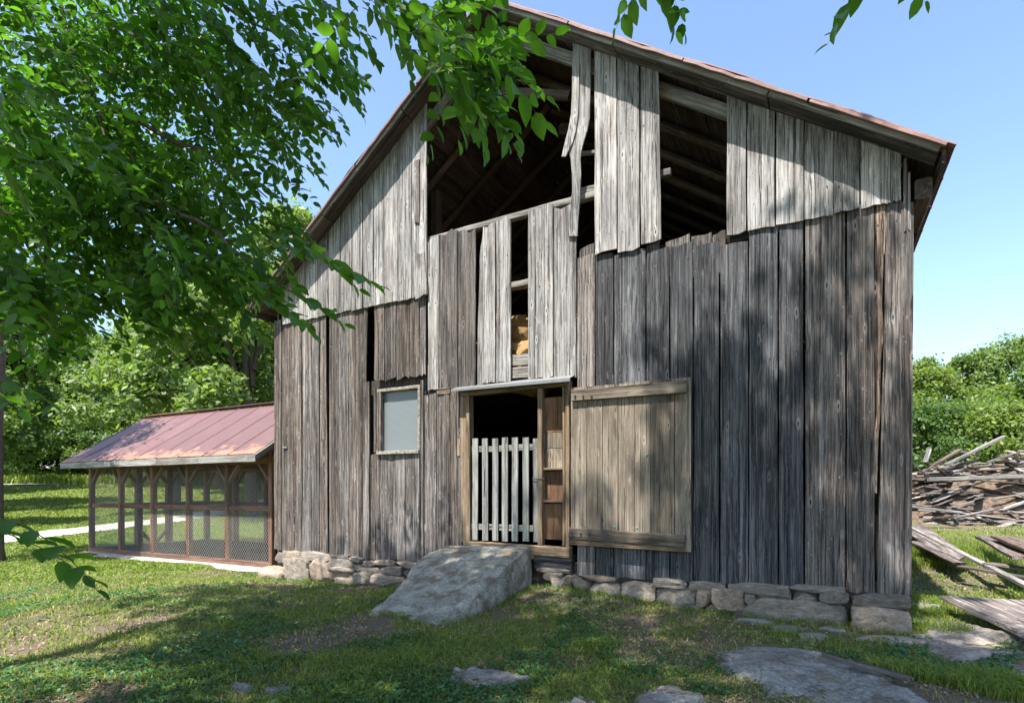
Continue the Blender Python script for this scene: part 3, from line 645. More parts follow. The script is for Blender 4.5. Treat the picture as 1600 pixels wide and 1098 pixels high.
# ---- foundation: dark core wall with separate stones
fnd = mk('foundation', [(.05, .06, -.6), (9.98, .06, -.6), (9.98, .06, .5), (.05, .06, .5), (.05, .3, -.6), (9.98, .3, -.6), (9.98, .3, .5), (.05, .3, .5)],
         [(0, 1, 2, 3), (3, 2, 6, 7), (1, 5, 6, 2), (0, 3, 7, 4)], M['mortar']); add(fnd)
def stone_mesh(seed, n=7):
    r = np.random.default_rng(seed+40); bm = bmesh.new(); bmesh.ops.create_cube(bm, size=2); bmesh.ops.subdivide_edges(bm, edges=bm.edges[:], cuts=n, use_grid_fill=True)
    o1, o2 = r.random(2)*50; planes = []
    for k in range(16):
        d = r.normal(size=3); d[0] *= .8; d /= np.linalg.norm(d); planes.append((Vector(d), r.uniform(.98, 1.2)))
    for v in bm.verts:
        q = v.co.copy()
        for d, h_ in planes:
            e = q.dot(d)-h_
            if e > 0: q -= d*e*.9
        k = .10*(vnoise(q.x*1.7+o1, q.y*1.3+q.z*1.7+o2)-.5)+.07*(vnoise(q.x*4.3+o2, q.z*4.1+q.y*2+o1)-.5)+.05*(vnoise(q.x*9+o2, q.z*10+q.y*5+o1)-.5)
        v.co = q*(1+k)
    me = bpy.data.meshes.new('stone'); bm.to_mesh(me); bm.free(); me.polygons.foreach_set('use_smooth', [True]*len(me.polygons))
    try: me.set_sharp_from_angle(angle=math.radians(22))
    except Exception: pass
    return me
SM = [stone_mesh(s) for s in range(9)]
for me in SM: me.materials.append(M['stone'])
def stone(pxr, depth=.13, proud=.0, name='stone', par=fnd):
    a, b_, c, d = pxr; P = fac(a, d); Q_ = fac(c, b_); cx = (P[0]+Q_[0])/2; cz = (P[2]+Q_[2])/2
    o = bpy.data.objects.new(name, random.choice(SM)); link(o)
    o.location = (cx, .07-proud, cz); o.scale = ((Q_[0]-P[0])/2*.985, depth, (Q_[2]-P[2])/2*.95); o.rotation_euler = (random.uniform(-.08, .08), random.choice((0, PI))+random.uniform(-.03, .03), random.uniform(-.06, .06))
    if par: adopt_m(o, par)
    return o
L_ = [(430, 862, 448, 878), (447, 860, 457, 878), (457, 860, 474, 873), (474, 862, 518, 874), (454, 871, 490, 910), (489, 872, 522, 911), (520, 867, 549, 874), (519, 873, 561, 886), (522, 884, 560, 894), (522, 893, 557, 905), (530, 905, 588, 916),
      (549, 869, 569, 876), (569, 875, 588, 885), (559, 880, 571, 893), (559, 894, 586, 907), (587, 875, 621, 884), (620, 876, 659, 886), (659, 877, 684, 888), (566, 886, 596, 896), (594, 884, 634, 898), (586, 898, 638, 910), (632, 889, 648, 904), (646, 892, 676, 905), (637, 905, 664, 915), (586, 908, 640, 920), (674, 888, 700, 904), (664, 902, 696, 916)]
R_ = [(840, 886, 892, 893), (852, 893, 881, 905), (864, 901, 890, 922), (884, 897, 897, 912), (897, 905, 925, 930), (925, 906, 973, 943), (973, 909, 1027, 937), (1027, 916, 1089, 948), (1024, 905, 1075, 915), (888, 898, 911, 909), (910, 900, 966, 906), (1042, 944, 1096, 958), (1077, 908, 1135, 919), (1090, 920, 1114, 945), (1114, 920, 1165, 949), (1100, 947, 1168, 962),
      (1137, 912, 1235, 925), (1165, 925, 1182, 939), (1182, 925, 1237, 941), (1239, 923, 1280, 943), (1280, 922, 1326, 943), (1160, 941, 1325, 972), (1329, 928, 1422, 947), (1329, 948, 1423, 984), (1158, 966, 1198, 978), (1235, 916, 1320, 923)]
for i, q in enumerate(L_+R_): stone(q, .13+.03*((i*7) % 3), random.uniform(-.01, .035)+(.06 if q in ((454, 871, 490, 910), (1160, 941, 1325, 972), (1329, 948, 1423, 984)) else 0))
bar('sill_beam', fac(838, 876, .03), fac(896, 880, .03), .24, .16, M['wood_blue_shade'], barn, up=(0, 1, 0), seg=3)
bar('sill_beam', fac(1180, 918, .08), fac(1424, 932, .08), .1, .16, M['wood_dark'], barn, up=(0, 1, 0), seg=5)

# ================================================================== ROCKS
def rockobj(name, c, s, seed, label, cat, mat='rock', group=None, sub_=4, rot=0, flat=.0, rough=.28):
    bm = bmesh.new(); bmesh.ops.create_icosphere(bm, subdivisions=sub_, radius=1); o1 = seed*7.3
    for v in bm.verts:
        q = v.co.copy(); k = 1+(fbm(q.x*1.4+o1, q.y*1.4+q.z*1.1+o1, 4)-.47)*rough*2+(vnoise(q.x*6+o1, q.y*6+q.z*5)-.5)*.06
        z = q.z*k
        if flat and z > flat: z = flat+(z-flat)*.22
        v.co = Vector((q.x*k*s[0], q.y*k*s[1], z*s[2]))
    me = bpy.data.meshes.new(name); bm.to_mesh(me); bm.free(); me.materials.append(M[mat]); me.polygons.foreach_set('use_smooth', [True]*len(me.polygons))
    try: me.set_sharp_from_angle(angle=math.radians(32))
    except Exception: pass
    o = bpy.data.objects.new(name, me); o.location = c; o.rotation_euler = (0, 0, rot); link(o); return tag(o, label, cat, group)
rock_fp = []                                   # footprints kept free of grass
def grock(px, py, sx, sy, sz, seed, label, sink=.5, rot=0, flat=.35, z=0.0, mat='rock', nogr=.75):
    g = gnd(px, py, z); zz = h1(g[0], g[1]); rock_fp.append((g[0], g[1], sx*nogr, sy*nogr, rot))
    return rockobj('rock', (g[0], g[1], zz-sz*sink+.02), (sx, sy, sz), seed, label, 'rock', flat=flat, rot=rot, mat=mat)
grock(1215, 1052, 1.0, .62, .16, 1, 'broad flat grey bedrock shelf in the shaded grass right of centre', .35, rot=-.25, rough=.3) if False else None
def outcrop(label, poly, z, th, seed, mat='rock'):
    """flat bedrock showing through the turf: an outline on the ground, domed and broken"""
    P = [gnd(*p, z)[:2] for p in poly]; P = np.array(P); c = P.mean(0); V = []; F = []; n = 110; rings = 26
    ang = np.arctan2(P[:, 1]-c[1], P[:, 0]-c[0]); rad = np.hypot(P[:, 0]-c[0], P[:, 1]-c[1]); o_ = np.argsort(ang); ang = ang[o_]; rad = rad[o_]
    aa = np.concatenate([ang-2*PI, ang, ang+2*PI]); rr = np.concatenate([rad]*3)
    for j in range(rings+1):
        for i in range(n):
            a = -PI+2*PI*i/n; R0 = np.interp(a, aa, rr)*(1+(vnoise(i*.2+seed*9, 2.0)-.5)*.35+(vnoise(i*.8+seed*9, 5.0)-.5)*.12); t = j/rings; r_ = R0*t
            x, y = c[0]+math.cos(a)*r_, c[1]+math.sin(a)*r_
            edge = 1-sstep(.72, 1.0, t); z_ = H(x, y)-.05+(.05+th)*edge+(fbm(x*2.2+seed, y*2.2, 4)-.47)*.13*edge+(math.floor(fbm(x*1.1+seed, y*1.6, 2)*7)/7-.45)*.10*edge+(fbm(x*7, y*9+seed, 3)-.45)*.05*edge
            V.append((x-c[0], y-c[1], float(z_)))
    for j in range(rings):
        for i in range(n):
            a = j*n+i; b_ = j*n+(i+1) % n; F.append((a, a+n, b_+n, b_))
    o = mk('rock', V, F, M[mat], smooth=True); o.location = (c[0], c[1], 0)
    try: o.data.set_sharp_from_angle(angle=math.radians(30))
    except Exception: pass
    outcrops.append((P, c)); return tag(o, label, 'rock')
outcrops = []
outcrop('broad flat bedrock shelf in the shade at the bottom right, largest bare rock', [(1090, 1040), (1150, 1008), (1210, 1003), (1290, 1025), (1380, 1045), (1440, 1070), (1500, 1110), (1400, 1150), (1250, 1100), (1150, 1062)], 0, .05, 1)
outcrop('grey rock sheet between the barn corner and the tilted panel', [(1450, 985), (1480, 962), (1530, 965), (1575, 985), (1560, 1020), (1500, 1040), (1440, 1020)], .05, .04, 2)
outcrop('pale flat rock at the right edge below the tilted panel', [(1575, 1040), (1620, 1020), (1680, 1040), (1660, 1085), (1590, 1070)], .0, .04, 3)
outcrop('flat pale rock in the grass below the stone ramp', [(690, 1053), (740, 1040), (790, 1045), (835, 1066), (800, 1078), (730, 1076)], 0, .045, 4)
outcrop('rock at the bottom edge right of the middle', [(1005, 1085), (1040, 1074), (1090, 1088), (1110, 1115), (1020, 1120)], 0, .05, 5)
outcrop('small flat rock low in the grass at lower left', [(415, 1075), (440, 1068), (462, 1073), (450, 1084), (425, 1085)], 0, .035, 6)
outcrop('small buried rock just left of its twin at lower left', [(360, 1066), (380, 1061), (400, 1068), (385, 1080), (362, 1078)], 0, .03, 7)
outcrop('pale rock showing at the bottom edge left of the door ramp line', [(880, 1094), (910, 1088), (945, 1100), (930, 1125), (885, 1120)], 0, .03, 8)
grock(1400, 1000, .42, .16, .10, 11, 'long low stone lying before the right corner of the barn', .3, rot=.4, z=.0)
grock(1178, 973, .2, .11, .07, 12, 'flat stone fallen at the foot of the right wall', .3, z=.0)
grock(1231, 985, .2, .13, .09, 13, 'pale pointed stone lying in front of the right wall', .3, rot=.5)
grock(1270, 996, .17, .13, .06, 14, 'small grey stone between the wall and the broad bedrock shelf', .3, rot=1.0)
grock(1447, 975, .16, .13, .12, 15, 'dark rounded stone at the right corner of the barn', .3)
grock(1300, 985, .13, .09, .05, 16, 'little stone near the long bottom stone of the right wall', .3)
grock(1440, 938, .22, .15, .1, 17, 'sunlit pale stone just behind the right corner of the barn', .3, z=.1)
grock(1530, 990, .22, .16, .12, 18, 'lumpy stone tucked under the edge of the tilted panel', .3, z=.05)
grock(1060, 955, .12, .09, .05, 19, 'small stone at the base of the wall below the open door', .3)
rockobj('rock', (*(fac(437, 890)[:2]+np.array([0, -.12])), -.03), (.36, .22, .16), 21, 'rounded pale boulder at the left corner of the barn by the fence', 'rock', mat='stone', rough=.2)

# stone ramp
def ramp_stone():
    tl = Vector((4.02, -.16, .66)); tr = Vector((5.48, -.18, .70)); fl = Vector((4.34, -2.10, -.0)); fr = Vector((5.44, -2.04, .0))
    n, m = 34, 34; V = []; F = []
    def top(s, t):       # t 0 at the wall, 1 at the foot
        a = tl.lerp(tr, s); b_ = fl.lerp(fr, s); p = a.lerp(b_, t)
        p.x += (-.10*math.sin(PI*t))*(1-s)+(.03*math.sin(PI*min(1, t*1.1)))*s
        z = a.z*(1-t)+b_.z*t; z += .10*math.sin(PI*t*1.0)*(1-.4*s)-.10*math.sin(PI*sstep(.2, 1, t))*(1-s)
        z += (fbm(p.x*1.4, p.y*1.4, 3)-.47)*.09+(fbm(p.x*7, p.y*7, 3)-.45)*.03; e_ = min(s, 1-s, t+.1); z -= .018*max(0, 1-e_*22)*(.3+1.4*vnoise(p.x*6, p.y*6)); p.x += (vnoise(p.y*5, 3+s)-.5)*.05*max(0, 1-min(s, 1-s)*8); p.y += (vnoise(p.x*4, 7)-.5)*.16*sstep(.8, 1, t)
        return Vector((p.x, p.y, z+.02))
    for j in range(m+1):
        for i in range(n+1):
            V.append(top(i/n, j/m))
    for j in range(m):
        for i in range(n): a = j*(n+1)+i; F.append((a, a+n+1, a+n+2, a+1))
    # side skirts, three rows down, bulging outwards
    ring = [j*(n+1) for j in range(m+1)]+[m*(n+1)+i for i in range(1, n+1)]+[j*(n+1)+n for j in range(m-1, -1, -1)]+[i for i in range(n-1, 0, -1)]
    prev = ring; c = Vector((4.8, -1, 0))
    for lvl in range(1, 5):
        cur = []
        for k, vi in enumerate(ring):
            p = V[vi]; out = Vector((p.x-c.x, p.y-c.y, 0)).normalized(); zb = h1(p.x, p.y)-.2; f = lvl/4
            q = p.copy(); q.z = p.z+(zb-p.z)*f; bulge = (.03*math.sin(PI*min(1, f*1.2))+.03*f+(vnoise(k*.35, lvl*1.7)-.5)*.07)*min(1, (p.z-zb)/.3); q += out*bulge
            cur.append(len(V)); V.append(q)
        for k in range(len(ring)):
            a, b_ = prev[k], prev[(k+1) % len(ring)]; F.append((a, cur[k], cur[(k+1) % len(ring)], b_)[::-1])
        prev = cur
    o = mk('stone_ramp', V, [f[::-1] for f in F], M['slab'], smooth=True)
    try: o.data.set_sharp_from_angle(angle=math.radians(30))
    except Exception: pass
    return tag(o, 'big sloping grey stone slab forming a ramp up to the barn door', 'stone slab')
ramp_stone()

# ================================================================== PAVILION
pav = root_thing('pavilion', (-4.9, 2.6, -.15), 'open timber pavilion with red metal roof and chain-link sides left of the barn', 'pavilion')
PX = [-8.5+1.444*i for i in range(6)]; PY0, PY1 = 1.0, 4.36; GZ = -.15; EZ = 2.30
def padd(o): return adopt_m(o, pav)
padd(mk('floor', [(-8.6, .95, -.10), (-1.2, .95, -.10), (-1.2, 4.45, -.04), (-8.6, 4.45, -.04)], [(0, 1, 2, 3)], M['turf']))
RZ, RY = 3.68, 2.62; EY = .40; XE0, XE1 = -8.74, -1.02; BEY = 2*RY-EY
slope = Vector((0, RY-EY, RZ-2.24)); nrmF = Vector((0, -slope.z, slope.y)).normalized(); nrmB = Vector((0, slope.z, slope.y)).normalized()
def pz(y): return 2.24+(min(y, 2*RY-y)-EY)*(RZ-2.24)/(RY-EY)
for x in PX:
    front = bar('post', (x, PY0, GZ-.1), (x, PY0, pz(PY0)-.12), .12, .12, M['wood_post'], pav, up=(0, 1, 0))
    bar('post', (x, PY1, GZ-.1), (x, PY1, pz(PY1)-.12), .15, .15, M['wood_post'], pav, up=(0, 1, 0))
    for y in (PY0, PY1):
        for s in (-1, 1):
            if PX[0] <= x+s*.3 <= PX[-1]: bar('brace', (x+s*.04, y, 1.72), (x+s*.40, y, 2.12), .07, .09, M['wood_post'], pav, up=(0, 1, 0), seg=2)
    bar('rafter', (x, EY+.1, pz(EY+.1)-.10), (x, RY, RZ-.10), .06, .12, M['wood_post'], pav, up=nrmF, seg=2); bar('rafter', (x, BEY-.1, pz(BEY-.1)-.10), (x, RY, RZ-.10), .06, .12, M['wood_post'], pav, up=nrmB, seg=2)
    bar('tie_beam', (x, PY0, 2.22), (x, PY1, 2.22), .1, .12, M['wood_post'], pav, seg=2)
for y in (2.23, 3.12): 
    for x in (PX[0],): bar('post', (x, y, GZ-.05), (x, y, 2.2), .17, .17, M['wood_post'], pav, up=(0, 1, 0))
for y, s in ((2.23, 1), (3.12, -1)): bar('brace', (PX[0], y+s*.05, .35), (PX[0], y+s*.36, .02), .08, .09, M['wood_post'], pav, up=(1, 0, 0), seg=2)
for y in (2.23, 3.12):
    for s in (-1, 1): bar('brace', (PX[0], y+s*.06, 1.75), (PX[0], y+s*.4, 2.15), .08, .09, M['wood_post'], pav, up=(1, 0, 0), seg=2)
for y in (PY0, PY1):
    bar('top_beam', (PX[0]-.1, y, 2.20), (PX[-1]+.1, y, 2.20), .1, .16, M['wood_post'], pav, seg=4)
    bar('mid_rail', (PX[0], y-.0, 1.13), (PX[-1], y-.0, 1.13), .07, .11, M['wood_post'], pav, seg=4)
    bar('bottom_rail', (PX[0]-.06, y-.0, GZ+.06), (PX[-1]+.06, y-.0, GZ+.06), .13, .13, M['wood_post'], pav, seg=4)
for x in (PX[0], PX[-1]):
    bar('mid_rail', (x, PY0+.06, 1.13), (x, PY1-.06, 1.13), .07, .11, M['wood_post'], pav, seg=3)
    bar('bottom_rail', (x, PY0+.06, GZ+.06), (x, PY1-.06, GZ+.06), .1, .12, M['wood_post'], pav, seg=3)
# roof
def pavdeck(front):
    nv = nrmF if front else nrmB; y0 = EY if front else BEY
    n = 9; wd = (XE1-XE0)/n
    for k in range(n):
        a = XE0+k*wd; V = []; F = []; segs = 8
        prof = [(0, 0), (.012, .02), (.035, .02), (.05, 0), (wd*.5, .001), (wd-.002, 0)]
        for i in range(segs+1):
            t = i/segs; y = y0+(RY-y0)*t; z = 2.24+(RZ-2.24)*t
            for (u, h_) in prof: q = Vector((a+u, y, z))+nv*(.05+h_+(vnoise(i+k*3, u*4)-.5)*.008); V.append(q)
        m = len(prof)
        for i in range(segs):
            for j in range(m-1): p = i*m+j; F.append((p, p+1, p+1+m, p+m) if front else (p, p+m, p+1+m, p+1))
        o = mk('roof_panel', V, F, M['roof_pav']); o.modifiers.new('t', 'SOLIDIFY').thickness = .012; padd(o)
    for k in range(9):
        t = (k+.5)/9; y = y0+(RY-y0)*t; z = 2.24+(RZ-2.24)*t; q = Vector((0, y, z))+nv*.022
        bar('roof_board', (XE0+.03, q.y, q.z), (XE1-.03, q.y, q.z), .27, .022, M['wood_roof'], pav, up=nv, seg=1)
pavdeck(True); pavdeck(False)
bar('ridge_cap', (XE0-.02, RY, RZ+.085), (XE1+.02, RY, RZ+.085), .24, .02, M['roof_pav'], pav, seg=4)
bar('fascia_board', (XE0-.02, EY-.02, 2.19), (XE1-2.6-.8, EY-.02, 2.19), .03, .15, M['wood_edge'], pav, seg=5, jit=.002); bar('fascia_board', (XE1-2.6-.79, EY-.02, 2.19), (XE1+.02, EY-.02, 2.19), .03, .15, M['wood_edge'], pav, seg=5, jit=.002)
bar('fascia_board', (XE0-.02, BEY+.02, 2.19), (XE1+.02, BEY+.02, 2.19), .03, .15, M['wood_edge'], pav, seg=5, jit=.002)
for x in (XE0-.02, XE1+.02):
    bar('fascia_board', (x, EY+.0, 2.20), (x, RY-.01, RZ-.04), .03, .14, M['wood_edge'], pav, up=nrmF, seg=3); bar('fascia_board', (x, BEY-.0, 2.20), (x, RY+.01, RZ-.04), .03, .14, M['wood_edge'], pav, up=nrmB, seg=3)
# chain-link panels: twisted diagonal wires as real strands
def chain(x0_, x1_, z0_, z1_, y, along_x=True, cell=.075, rad=.0027):
    W, Hh = x1_-x0_, z1_-z0_; S = []
    ch = cell*1.3; k = ch/cell
    for sgn in (1, -1):
        c = -Hh if sgn > 0 else 0
        u = -Hh/k if sgn > 0 else 0; end = W if sgn > 0 else W+Hh/k
        while u < end:
            pts = []
            # line: v = k*(x-u) (sgn>0) or v = k*(u-x)
            if sgn > 0: xa, xb = max(0, u), min(W, u+Hh/k); 
            else: xa, xb = max(0, u-Hh/k), min(W, u)
            if xb-xa > .01:
                va = k*(xa-u) if sgn > 0 else k*(u-xa); vb = k*(xb-u) if sgn > 0 else k*(u-xb)
                S.append(((xa, va), (xb, vb)))
            u += cell
    V = []; F = []
    for (xa, va), (xb, vb) in S:
        d = Vector((xb-xa, vb-va)).normalized(); nx_, nz_ = -d.y*rad, d.x*rad; b0 = len(V)
        for (xx, vv) in ((xa, va), (xb, vb)):
            for ox, oy, oz in ((nx_, 0, nz_), (-nx_*.5, rad, -nz_*.5), (-nx_*.5, -rad, -nz_*.5)):
                V.append((x0_+xx+ox, y+oy, z0_+vv+oz) if along_x else (y+oy, x0_+xx+ox, z0_+vv+oz))
        for j in range(3): F.append((b0+j, b0+(j+1) % 3, b0+3+(j+1) % 3, b0+3+j))
    o = mk('wire_mesh', V, F, M['wire']); o['kind'] = 'stuff'; return padd(o)
for i in range(5):
    for (a, b_) in ((GZ+.12, 1.08), (1.18, 2.12)):
        chain(PX[i]+.05, PX[i+1]-.05, a, b_, PY0-.06)
for (a, b_) in ((GZ+.12, 1.08), (1.18, 2.12)):
    chain(PY0+.05, PY1-.05, a, b_, PX[0]-.07, False); chain(PX[0]+.05, PX[-1]-.05, a, b_, PY1+.09)
V = []; F = []
for i in range(31):
    x = -8.75+7.55*i/30
    for k in range(2): V.append((x, .93-.42*k*(1+.3*(vnoise(i*.6, 3)-.5)), (h1(x, .7) if 0 else -.135)-.03*k))
F = [(2*i, 2*i+1, 2*i+3, 2*i+2) for i in range(30)]
structure(mk('path', V, F, M['concrete']))
# low heap of dark netting lying on the pavilion floor
V = []; F = []; n = 26
for j in range(n+1):
    for i in range(n+1):
        u, v = i/n, j/n; e = math.sin(PI*u)**.5*math.sin(PI*v)**.5; V.append((-2.6+(u-.5)*3.0, 3.2+(v-.5)*1.6, -.06+e*(.16+.34*fbm(u*5, v*4, 3))))
for j in range(n):
    for i in range(n): a = j*(n+1)+i; F.append((a, a+1, a+n+2, a+n+1))
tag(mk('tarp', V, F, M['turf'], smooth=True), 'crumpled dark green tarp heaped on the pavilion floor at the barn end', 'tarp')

# ================================================================== RIGHT SIDE: panels, planks, scrap heap
def slab_poly(name, pts, th, mat, label, cat, along=None):
    V = [Vector(p) for p in pts]; n = len(V); nr = (V[1]-V[0]).cross(V[2]-V[0]).normalized(); nr = nr if nr.z > 0 else -nr
    c = sum(V, Vector())/n; ax = (V[1]-V[0]).normalized(); ay = nr.cross(ax)
    W_ = Matrix((( ay.x, nr.x, ax.x, c.x), (ay.y, nr.y, ax.y, c.y), (ay.z, nr.z, ax.z, c.z), (0, 0, 0, 1))); inv = W_.inverted()
    vv = [inv@v for v in V]+[inv@(v-nr*th) for v in V]
    F = [tuple(range(n)), tuple(range(2*n-1, n-1, -1))]+[(i, i+n, (i+1) % n+n, (i+1) % n) for i in range(n)]
    o = mk(name, vv, F, M[mat]); bm = bmesh.new(); bm.from_mesh(o.data); bmesh.ops.recalc_face_normals(bm, faces=bm.faces); bm.to_mesh(o.data); bm.free()
    o.matrix_world = W_; return tag(o, label, cat)
g = lambda px, py, z: Vector(gnd(px, py, z))
slab_poly('wood_panel', [g(1472, 930, .24), g(1556, 968, .16), g(1660, 1015, .16), g(1760, 945, .34)], .05, 'wood_mid', 'large grey boarded panel lying tilted on the rock right of the barn corner', 'wood panel')
slab_poly('wood_panel', [g(1418, 832, .58), g(1490, 878, .42), g(1512, 866, .46), g(1436, 815, .66)], .03, 'wood_brown', 'warped brown sheet lying in the grass just behind the barn corner', 'wood panel')
def plank(p, q, w_, t_, mat, label, roll=0, group=None):
    o = bar('plank', p, q, w_, t_, M[mat], None, up=(math.sin(roll)*.6, math.sin(roll)*.3, 1), seg=4, ends=.03, jit=.006); return tag(o, label, 'plank', group)
plank(g(1422, 824, .62), g(1612, 918, .36), .09, .05, 'wood_edge', 'long straight grey board slanting down from the barn corner to the right edge')
plank(g(1536, 838, .62), g(1600, 872, .60), .26, .05, 'wood_brown', 'dark brown board tilted on the ground, lower left of the pair by the right edge')
plank(g(1565, 838, .72), g(1640, 868, .68), .3, .05, 'wood_pole', 'reddish brown board resting on its darker neighbour by the right edge')
plank(g(1428, 846, .50), g(1500, 880, .42), .16, .03, 'wood_brown', 'cracked dark board on the ground beside the barn corner')
plank(g(1500, 885, .38), g(1620, 905, .38), .12, .03, 'wood_scrap', 'pale broken board half hidden in the grass under the slanting board')
plank(g(1285, 1022, .1), g(1420, 1060, .06), .07, .03, 'wood_mid', 'thin weathered stick lying across the bedrock shelf')
plank(g(1545, 880, .45), g(1640, 892, .45), .18, .03, 'wood_scrap', 'short bleached board lying flat near the right edge')
# mound of rotten wood and sawdust
cM = at(1560, 770, 19.6); cM = (float(cM[0]), float(cM[1]))
u_ = Vector((RT[0], RT[1], 0)); v_ = Vector((FW[0], FW[1], 0))
def mound_h(a, b_): return 1.9*max(0, 1-(abs(a)/6.2)**2.4)*max(0, 1-(b_/2.3)**2)**.8*(.75+.5*float(vnoise(a*.8+3, b_*.9)))
V = []; F = []; nA, nB = 70, 26
for j in range(nB+1):
    for i in range(nA+1):
        a = -6.3+12.6*i/nA; b_ = -2.4+4.8*j/nB; p = Vector((cM[0]+1.6, cM[1], 0))+u_*a+v_*b_; z = h1(p.x, p.y)-.08+mound_h(a, b_)+(fbm(a*3, b_*3, 3)-.4)*.16
        V.append((p.x, p.y, z))
for j in range(nB):
    for i in range(nA): q = j*(nA+1)+i; F.append((q, q+1, q+nA+2, q+nA+1))
tag(mk('debris_mound', V, F, M['sawdust'], smooth=True), 'long brown mound of sawdust and rotten wood behind the barn', 'debris heap')
rr = random.Random(5)
for k in range(300):
    a = rr.uniform(-5.6, 2.6); b_ = rr.uniform(-2.7, .6); p = Vector((cM[0]+1.6, cM[1], 0))+u_*a+v_*b_
    z = h1(p.x, p.y)+mound_h(a, b_)+rr.uniform(.0, .14); ln = rr.choice((.5, .5, .8, .8, 1.2, 1.7, 2.4)); th = rr.gauss(0, .5)+(PI if rr.random() < .5 else 0); tl = rr.gauss(0, .2)
    d = (u_*math.cos(th)+v_*math.sin(th)*1.0+Vector((0, 0, tl))).normalized(); c = Vector((p.x, p.y, z))
    o = bar('scrap_plank', c-d*ln/2, c+d*ln/2, rr.uniform(.06, .2), rr.uniform(.025, .06), M[mm := rr.choice(['wood_scrap', 'wood_scrap', 'wood_edge', 'wood_brown', 'wood_pole', 'wood_pale'])], None, up=(rr.uniform(-.4, .4), rr.uniform(-.4, .4), 1), seg=2, ends=.03)
    X_, Y_, D_ = topx(np.array(c)); col_ = {'wood_scrap': 'tan grey', 'wood_edge': 'light grey', 'wood_brown': 'dark brown', 'wood_pole': 'reddish brown', 'wood_pale': 'bleached white'}[mm]
    side_ = ['next to the barn wall', 'left of the middle', 'right of the middle', 'by the right edge'][min(3, max(0, int((X_-1425)/48)))] if X_ < 1610 else 'beyond the right edge'
    hgt_ = 'crest' if b_ > -.4 else ('slope' if b_ > -1.5 else 'foot'); ln_ = {.5: 'stubby', .8: 'short', 1.2: 'middling', 1.7: 'long', 2.4: 'lengthy'}[ln]
    tag(o, '%s %s plank on the %s of the heap %s' % (ln_, col_, hgt_, side_), 'plank', 'scrap planks heaped on the debris mound')
bar_ = plank(at(1478, 726, 18), at(1568, 682, 18.5), .12, .08, 'wood_edge', 'grey plank sticking up to the right out of the top of the heap')
plank(at(1440, 738, 18), at(1500, 702, 18.4), .16, .06, 'wood_pole', 'dark plank leaning at the top left of the heap')
plank(at(1446, 722, 18), at(1452, 702, 18.1), .14, .05, 'wood_pale', 'short white board standing upright on the left end of the heap')
plank(at(1487, 703, 18.6), at(1530, 710, 18.4), .12, .06, 'wood_pale', 'bright white board lying on the crest of the heap')
plank(at(1450, 749, 17.2), at(1640, 742, 17.0), .12, .12, 'wood_edge', 'long pale pole lying level across the front of the heap')
plank(at(1545, 722, 18), at(1590, 707, 18), .2, .06, 'wood_scrap', 'wide tan board resting near the right end of the crest')
plank(at(1424, 792, 15.6), at(1500, 800, 15.4), .22, .06, 'wood_pale', 'pale thick board at the left foot of the heap')
plank(at(1424, 722, 17.4), at(1446, 742, 17.2), .3, .05, 'drip' if False else 'wood_blue_shade', 'blue-grey board poking out from behind the barn wall at the heap')

# ================================================================== GRASS
RAMP = np.array([[3.95, 0], [4.0, -.9], [4.35, -1.95], [5.4, -1.92], [5.5, -1.0], [5.55, 0]])
def inpoly(x, y, P):
    c = np.zeros_like(x, bool); n = len(P); j = n-1
    for i in range(n):
        xi, yi = P[i]; xj, yj = P[j]
        c ^= ((yi > y) != (yj > y)) & (x < (xj-xi)*(y-yi)/(yj-yi+1e-12)+xi); j = i
    return c
PATH = [(-12, -4), (-15.8, 2.2), (-18.5, 8), (-21, 14), (-24.5, 22), (-30, 32)]
def dist_line(x, y, L):
    best = np.full_like(x, 1e9)
    for (ax, ay), (bx, by) in zip(L[:-1], L[1:]):
        dx, dy = bx-ax, by-ay; t = np.clip(((x-ax)*dx+(y-ay)*dy)/(dx*dx+dy*dy), 0, 1); best = np.minimum(best, np.hypot(x-ax-t*dx, y-ay-t*dy))
    return best
def scatter(n, r0, r1, power=1.0):
    th = rng.uniform(-50, 50, n)*PI/180; u = rng.random(n); r = r0*(r1/r0)**u if power == 1 else r0+(r1-r0)*u
    x = CAM[0]+r*(FW[0]*np.cos(th)+RT[0]*np.sin(th)); y = CAM[1]+r*(FW[1]*np.cos(th)+RT[1]*np.sin(th)); return x, y, r
def clear(x, y):
    k = ~((x > -.05) & (x < 10.05) & (y > -.06)); k &= ~((x > -8.75) & (x < -1.15) & (y > .5) & (y < 4.6))
    k &= ~inpoly(x, y, RAMP); k &= dist_line(x, y, PATH) > 1.05
    for P, c in outcrops:
        k &= ~inpoly(x, y, c+(P-c)*.86)
    for (a, b_, sx, sy, ro) in rock_fp: k &= np.hypot((x-a)/sx, (y-b_)/sy) > .8
    return k
def bare(x, y):         # 1 where the soil shows
    n = fbm(x*.9+3, y*.9+8, 4); s = sstep(.46, .57, n)
    s = np.maximum(s, .65*np.exp(-((y+.6)/.9)**2)*(x > 5.6)*(x < 8.2)); s = np.maximum(s, sstep(7.3, 9.5, x)*sstep(-.5, -2.5, y)*.55)
    s = np.where(x < 2.2, s*.55, s); return np.clip(s, 0, 1)
